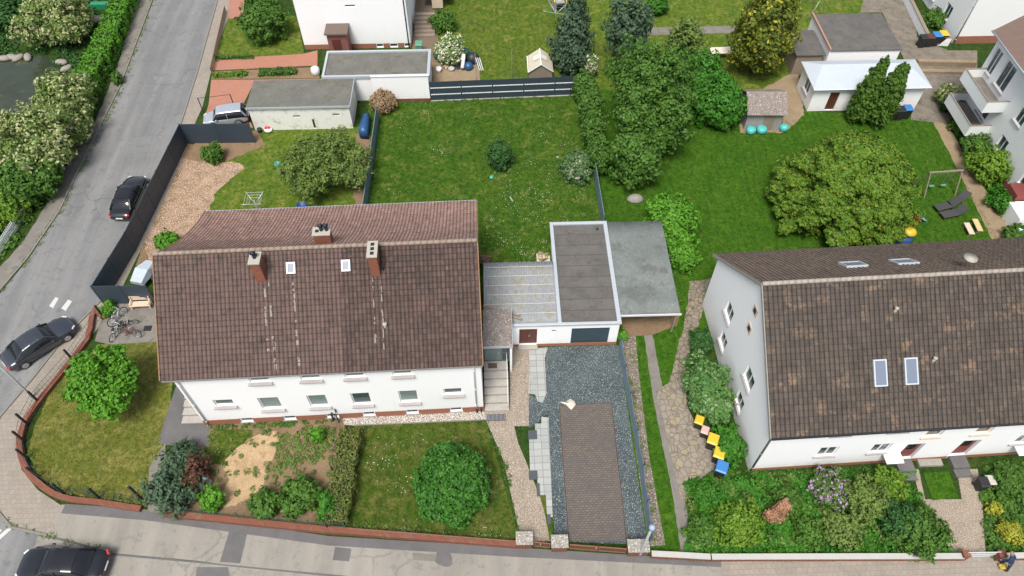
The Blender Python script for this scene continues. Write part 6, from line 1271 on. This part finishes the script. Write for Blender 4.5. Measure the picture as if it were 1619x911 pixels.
# spreading conifer
c = G(1318,336,0); t = thing('spreading_conifer', 'huge spreading yellow green conifer in the middle of the right lawn', 'tree', (c.x, c.y, 0)); rs = np.random.RandomState(5)
el = [(0,0,2.0,4.0,3.6,1.9),(0,.1,3.6,3.1,2.8,1.7),(0,.1,5.2,1.9,1.8,1.3)]
for k in range(150):
    a = rs.uniform(0, 6.28); h_ = rs.uniform(.03, 1); z = .7+6.0*h_; r = 5.4*math.sqrt(max(0, 1-h_**1.5))*rs.uniform(.85, 1.08)
    for f, q in ((.86, .8), (1.0, .5)): el.append((r*f*math.cos(a), r*f*.92*math.sin(a), z-.2*(f > .9), q*rs.uniform(.7,1.2), q*rs.uniform(.7,1.2), rs.uniform(.2,.36)))
v, lr = crown(el, .13, .62, .34, 77, .3, .12); mesh_quads('crown', v, lr, L_SPREAD, t); trunk_mb(4.2, .3, 4, branches=9, seed=4).build('trunk', BARK, t, True)
# shrubs left of right lawn
plant('lime_bush', 'bright green bush between the carport and the right lawn', 'shrub', (1062,352), 76, 1.5, 1.5, L_BRIGHT, .15, .8, 1.2, [(.0,-.7,-.2,.7,.7),(-.2,.7,0,.6,.7)], False, .28, .4)
plant('lime_bush', 'low bright bush behind the lower right corner of the carport', 'shrub', (1082,405), 40, 1.0, 1.1, L_BRIGHT, .14, .8, 1.2, (), False, .28, .4)
plant('weed_bush', 'small leafy weed at the right corner of the flat garage', 'shrub', (985,531), 14, .4, .45, L_BRIGHT, .09, .9, 1, (), False)
plant('hydrangea', 'big pale green shrub against the gable of the right pair house', 'shrub', (1118,612), 66, 1.3, 1.3, leafmat('leaf_pale', (.05,.15,.03), (.09,.20,.05), (.20,.30,.14), .7), .12, .9, 1.5, [(.3,-1.0,-.2,.75,.8)], False, .25)
plant('gable_bush', 'dark bush near the flat end of the gable of the right pair house', 'shrub', (1108,540), 30, .8, .8, L_DARK, .12, 1, 1.2, (), False)
plant('ivy_bush', 'dense leafy bush filling the gable corner beside the blue lidded bin', 'shrub', (1152,700), 40, .7, .8, L_DEEP, .12, 1, 1.7, (), False)
# front garden right house
FG = [(1090,750),(1180,755),(1440,745),(1456,795),(1506,876),(1090,878)]
cover('ground_cover', 'mixed low green perennials filling the front garden of the right pair house', 'ground cover', FG, L_DEEP, 750, (.25,.5), .28, .11, 34, 21)
cover('ground_cover', 'scattered olive tufts of perennials in the front garden of the right pair house', 'ground cover', FG, L_OLIVE, 130, (.2,.45), .35, .10, 34, 22)
cover('ground_cover', 'low plants in the garden at the lower right edge', 'ground cover', [(1556,735),(1660,730),(1660,876),(1566,876),(1552,780)], L_MID, 260, (.25,.45), .3, .11, 32, 23)
for (x, y, w, z, r, m, nm, lab) in ((1313,772,64,.7,.7,L_PURP,'azalea','purple flowering azalea before the right pair house'), (1168,828,70,.8,.8,L_LIME,'lime_shrub','yellow green mound in the lower right front garden'), (1372,790,66,1.0,.9,L_OLIVE,'garden_shrub','olive green shrub right of the purple azalea'),
    (1405,770,50,.9,.9,L_LIME,'lime_shrub','light green shrub near the first front door'), (1420,820,60,.9,.9,L_DARK,'garden_shrub','dark shrub at the left side of the front path'), (1455,838,76,.9,.9,L_MID,'garden_shrub','spreading shrub overhanging the wall left of the white gate'), (1245,790,44,.6,.6,L_MID,'garden_shrub','low shrub behind the upright bark plant'), (1330,835,60,.6,.6,L_OLIVE,'garden_shrub','low olive shrub in the middle near the long wall'),
    (1110,840,44,.6,.6,L_MID,'garden_shrub','low shrub at the lower left corner of that front garden'), (1120,785,46,.6,.6,L_DEEP,'garden_shrub','low dark shrub below the flagstones'), (1280,838,46,.5,.5,L_MID,'garden_shrub','low shrub at the long wall below the azalea'), (1590,760,40,.7,.7,L_MID,'garden_shrub','green shrub right of the two small bins'),
    (1598,842,34,.5,.5,leafmat('leaf_gold', (.18,.22,.02), (.27,.28,.03)),'golden_shrub','bright yellow low shrub at the wall in the lower right corner'), (1572,805,20,.4,.4,leafmat('leaf_gold', (.18,.22,.02), (.27,.28,.03)),'golden_shrub','small bright yellow shrub behind the larger yellow one')):
    plant(nm, lab, 'shrub', (x, y), w, z, r, m, .10, .85, 1, (), False, .25)
c = G(1222,818); t = thing('bark_shrub', 'upright reddish brown shrub in the middle of the lower right front garden', 'shrub', tuple(c)); v, lr = crown([(0,0,.5,.6,.4,.5),(.3,.2,1.1,.35,.3,.7)], .09, .9, .25, 91, .2); mesh_quads('foliage', v, lr, leafmat('leaf_rust', (.25,.13,.08), (.33,.18,.11)), t); trunk_mb(1.0, .05, .5, seed=3).build('stem', BARK, t)
# right edge shrubs
for (x, y, w, z, r, m, lab) in ((1565,262,60,1.3,1.2,L_LIME,'light green shrub before the facade of the apartment house'), (1502,152,38,.9,.8,L_CREAM,'pale shrub below the apartment balconies'), (1505,165,30,.8,.7,L_DARK,'dark shrub below the pale shrub at the balconies'), (1545,232,44,.9,.9,L_MID,'mid green shrub behind the light shrub by the apartment house'), (1590,320,44,.7,.8,L_DEEP,'dark low shrub before the cellar entrance of the apartment house'), (1520,200,26,.6,.6,L_MID,'little shrub at the path side of the apartment house'), (1608,372,40,.6,.6,L_MID,'low shrub at the right edge above the roof')):
    plant('facade_shrub', lab, 'shrub', (x, y), w, z, r, m, .13, .85, 1, (), False, .25)
cover('ground_cover', 'low plants between path and apartment house', 'ground cover', [(1500,190),(1530,200),(1600,330),(1640,380),(1620,395),(1608,380),(1545,270)], L_DEEP, 160, (.25,.5), .3, .12, 30, 24)
plant('small_bush', 'little green planting inside the low white wall at the top right', 'shrub', (1478,28), 34, .7, .7, L_MID, .13, 1, 1, (), False)
# left side: flowering shrubs, hedge
for (x, y, w, z, r, lab) in ((84,28,98,2.3,1.9,'creamy flowering shrub at the top left by the pond'), (100,150,76,2.0,1.7,'creamy flowering shrub between pond and street hedge'), (50,222,112,2.7,2.2,'biggest creamy flowering shrub at the left edge'), (105,195,60,1.9,1.6,'creamy flowering shrub right of the biggest one')):
    plant('elder_shrub', lab, 'shrub', (x, y), w, z, r, L_CREAM, .15, .85, 1, [(.5,-.3,-.2,.6,.6),(-.4,.4,.1,.6,.6)], False, .25, .4, group='creamy flowering shrubs on the pond plot')
plant('green_shrub', 'plain green shrub below the biggest creamy shrub', 'shrub', (40,285), 84, 1.6, 1.5, L_MID, .15, .9, 1, [(.5,.3,0,.6,.7)], False, .25)
plant('green_shrub', 'low yellowish green shrub beside the white picket fence', 'shrub', (8,330), 60, 1.0, 1.0, L_LIME, .14, .9, 1.3, (), False, .25)
plant('green_shrub', 'dark shrub at the very top left corner', 'shrub', (10,20), 60, 1.6, 1.6, L_DARK, .16, .8, 1, (), False, .25)
cover('ground_cover', 'wild green undergrowth round the pond at the top left', 'undergrowth', [(-60,-20),(190,-20),(140,90),(120,140),(110,110),(60,84),(-60,92)], L_DARK, 420, (.3,.7), .4, .14, 30, 25)
cover('ground_cover', 'undergrowth along the pavement below the street hedge', 'undergrowth', [(120,190),(140,190),(100,250),(60,320),(20,395),(-30,430),(-60,300),(0,240)], L_MID, 300, (.3,.6), .5, .13, 32, 26)
def hedge(name, label, pts, w, h, m, leaf=.12, dens=1, seed=1, group=None, rough=.1):
    rs = np.random.RandomState(seed); P_ = [Vector((*p, 0)) for p in pts]; t = thing(name, label, 'hedge', tuple(P_[0]), 0, group); A = []; Nn = []; o0 = np.array(P_[0])
    for a, b in zip(P_, P_[1:]):
        L = (b-a).length; d = (b-a).normalized(); s = Vector((d.y, -d.x, 0)); n = int(L*(w+2*h)*dens*1.3/(leaf*leaf)); u = rs.uniform(-.1, L+.1, n); q = rs.uniform(0, w+2*h, n)
        off = np.where(q < h, -w/2, np.where(q > h+w, w/2, q-h-w/2)); z = np.where(q < h, q, np.where(q > h+w, q-h-w, h)); nx = np.where(q < h, -1., np.where(q > h+w, 1., 0)); nz = np.where((q >= h) & (q <= h+w), 1., .25)
        lump = rough*(np.sin(u*2.1+seed)+.7*np.sin(u*5.3+off*3)+.6*np.sin(z*4+u*1.7)); dep = rs.rand(n)**2*.25-lump
        pos_ = np.array(a)[None]+np.array(d)[None]*u[:, None]+np.array(s)[None]*(off-nx*dep)[:, None]; pos_[:, 2] = z-nz*dep*(nz > .5)
        A.append(pos_-o0); Nn.append(np.array(s)[None]*nx[:, None]+np.array([0,0,1.])[None]*nz[:, None])
    A = np.concatenate(A); Nn = np.concatenate(Nn); A[:, 2] = np.maximum(A[:, 2], .03); mesh_quads('foliage', leaves(A, Nn, leaf, rs, .6), rs.rand(len(A)), m, t)
    mb = MB()
    for a, b in zip(P_, P_[1:]): mb.bar(a-P_[0]+Vector((0,0,h*.42)), b-P_[0]+Vector((0,0,h*.42)), w*.45, h*.8)
    mb.build('core', plain('twigs', (.03,.05,.015), .95, var=.4, sc=6), t); return t
hedge('street_hedge', 'long bright green hedge along the left pavement of the side street', [G2(218,-30), G2(196,30), G2(172,90), G2(140,150), G2(125,205)], 1.9, 1.7, L_BRIGHT, .13, 1, 3, rough=.14)
hedge('clipped_hedge', 'olive brown clipped hedge at the left edge of the front lawn', [G2(557,690), G2(548,760), G2(537,832)], 1.3, 1.2, L_HEDGE, .08, 1.15, 6)
hedge('low_hedge', 'low hedge line in front of the small lawn at the top left', [G2(342,94), G2(400,92)], .4, .35, L_MID, .1, 1, 8); hedge('low_hedge', 'flowering low hedge across the front bed above the red drive', [G2(338,121), G2(390,119)], .6, .35, L_LIME, .1, 1, 9); hedge('low_hedge', 'green low hedge at the right of the bed above the red drive', [G2(412,118), G2(468,116)], .8, .5, L_MID, .11, 1, 10)
# sandy garden plants
plant('dark_conifer', 'blue green spreading shrub beside the garden entry left of the sandy garden', 'shrub', (272,772), 76, .9, .9, L_BLUEG, .12, .75, 1, [(.3,1.0,.0,.6,.6),(-.2,.6,0,.5,.6)], False, .35, .4)
plant('red_shrub', 'dark red leaved shrub between the blue green shrub and the sand', 'shrub', (312,745), 30, 1.1, 1.0, L_RED, .11, .7, 1.6, (), False, .35, .35)
plant('dark_conifer', 'blue green shrub behind the dark red one', 'shrub', (285,724), 56, .9, .7, L_BLUEG, .12, .7, 1, (), False, .35, .4)
plant('leafy_shrub', 'fresh green shrub at the brick wall below the dark red shrub', 'shrub', (335,790), 34, .7, .7, L_BRIGHT, .11, .9, 1, (), False, .3)
plant('leafy_shrub', 'green rounded shrub left in the pair at the front of the sandy garden', 'shrub', (418,796), 44, .7, .7, L_MID, .12, .9, 1, (), False, .25)
plant('leafy_shrub', 'largest green shrub at the front of the sandy garden', 'shrub', (470,784), 62, .8, .8, L_MID, .12, .85, 1, [(.6,.1,0,.6,.8)], False, .3, .4)
plant('leafy_shrub', 'small green shrub near the house wall at the hedge', 'shrub', (502,688), 20, .5, .5, L_BRIGHT, .1, .9, 1, (), False)
plant('leafy_shrub', 'green shrub squeezed between mesh fence and clipped hedge', 'shrub', (518,800), 26, .8, .9, L_DEEP, .12, .9, 1.5, (), False)
cover('ground_cover', 'weeds and young plants growing in the sandy garden', 'weeds', [(330,675),(530,668),(524,835),(345,808),(330,740)], L_OLIVE, 110, (.12,.3), .2, .07, 26, 27)
t = thing('blue_figure', 'small blue ornament among the shrubs of the sandy garden', 'ornament', tuple(G(331,765))); mb = MB(); mb.lathe([(.1,0),(.22,.2),(.12,.7),(.2,.85),(.05,1.1)], n=10); mb.build('body', plain('pale_blue_plastic', (.25,.5,.58), .4), t, True)
plant('weed_bush', 'small bright weed at the lower end of the dark fence', 'shrub', (172,487), 18, .35, .4, L_BRIGHT, .09, .9, 1.6, (), False)
plant('weed_bush', 'green plant at the left rear corner of the pair house roof', 'shrub', (265,382), 34, .6, .6, L_BRIGHT, .12, .9, 1, (), False); plant('weed_bush', 'small tall weed on the left kerb of the side street', 'shrub', (185,124), 14, .5, .6, L_MID, .1, .8, 1.2, (), False)
cover('weeds', 'grass weeds growing along the left kerb of the side street', 'weeds', [(238,0),(246,0),(196,140),(146,240),(100,334),(50,410),(0,466),(0,458),(44,404),(92,332),(137,238),(187,138)], L_OLIVE, 330, (.08,.25), .08, .05, 14, 28)
cover('weeds', 'grass weeds along the kerb at the bottom left corner', 'weeds', [(-10,800),(20,830),(75,842),(178,870),(176,880),(72,850),(15,838),(-14,808)], L_OLIVE, 160, (.08,.25), .08, .05, 14, 29)
cover('weeds', 'weeds at the foot of the stony strip along the screen fence', 'weeds', [(985,560),(1000,560),(1044,860),(1030,862)], L_OLIVE, 60, (.08,.22), .12, .06, 16, 30)
for k, (pl, n_, lab) in enumerate((([(584,158),(925,150),(926,160),(584,168)], 150, 'foot of the striped fence'), ([(579,345),(598,190),(604,190),(586,345)], 110, 'foot of the left fence of the back lawn'), ([(548,828),(820,850),(822,857),(546,836)], 130, 'inside edge of the brick wall at the front lawn'), ([(232,790),(100,768),(60,745),(52,715),(44,715),(52,757),(98,783),(232,801)], 150, 'inside of the curved wall'), ([(345,672),(535,662),(535,668),(345,680)], 60, 'house foot above the sandy garden'), ([(1000,340),(1015,440),(1075,500),(1082,480),(1060,340)], 40, 'edge of the carport'), ([(767,665),(800,730),(824,850),(818,850),(794,730),(761,668)], 90, 'path edge of the front lawn'), ([(1140,745),(1440,738),(1440,745),(1140,752)], 130, 'front of the right pair house'))):
    cover('weeds', 'longer grass and weeds along the '+lab, 'weeds', pl, L_MID if k not in (2, 3) else L_OLIVE, n_, (.08,.22), .12, .06, 18, 60+k)
cover('ground_cover', 'young green perennials spreading over the sandy garden soil', 'ground cover', [(440,690),(528,670),(522,720),(480,745),(430,750)], L_OLIVE, 120, (.12,.3), .14, .07, 24, 71)
# grass relief and flowers on the lawns
def grassleaf(n, a, b, c=None): return leafmat(n, a, b, c, .75, .3, .8)
GL1 = grassleaf('blade_back', (0.032,0.094,0.007), (0.061,0.133,0.012), (.21,.22,.07)); GL2 = grassleaf('blade_front', (0.048,0.100,0.010), (0.080,0.132,0.016), (.23,.18,.08)); GL3 = grassleaf('blade_corner', (0.111,0.140,0.021), (0.153,0.170,0.034), (.30,.25,.11)); GL4 = grassleaf('blade_right', (0.032,0.110,0.008), (0.055,0.143,0.011), (.13,.16,.04))
tufts('grass', 'grass blades of the big back lawn', [(584,162),(928,152),(940,275),(950,360),(872,418),(760,418),(760,330),(577,330)], GL1, 30000, 41)
tufts('grass', 'grass blades of the front lawn', [(562,675),(766,666),(820,853),(548,835)], GL2, 11000, 42, .045)
tufts('grass', 'grass blades of the corner lawn', [(165,548),(255,545),(270,600),(258,690),(240,760),(228,798),(105,778),(66,757),(46,715),(54,680),(92,600)], GL3, 11000, 43, .045)
tufts('grass', 'grass blades of the right lawn', [(955,330),(1060,190),(1440,188),(1470,190),(1585,390),(1145,408),(1110,430),(960,345)], GL4, 30000, 44, .06)
tufts('grass', 'grass blades of the far middle lawn', [(700,-10),(930,-10),(930,120),(760,122)], grassleaf('blade_far', (0.064,0.111,0.017), (0.093,0.153,0.017), (.24,.24,.07)), 14000, 45, .06)
daisies([(584,162),(928,152),(940,275),(950,350),(872,418),(760,418),(760,330),(577,330)], 300, 51); daisies([(562,675),(766,666),(820,853),(548,835)], 190, 52)
daisies([(800,240),(930,240),(940,350),(870,418),(762,418),(770,330)], 420, 53, label='clusters of clover heads in the lower right half of the back lawn')
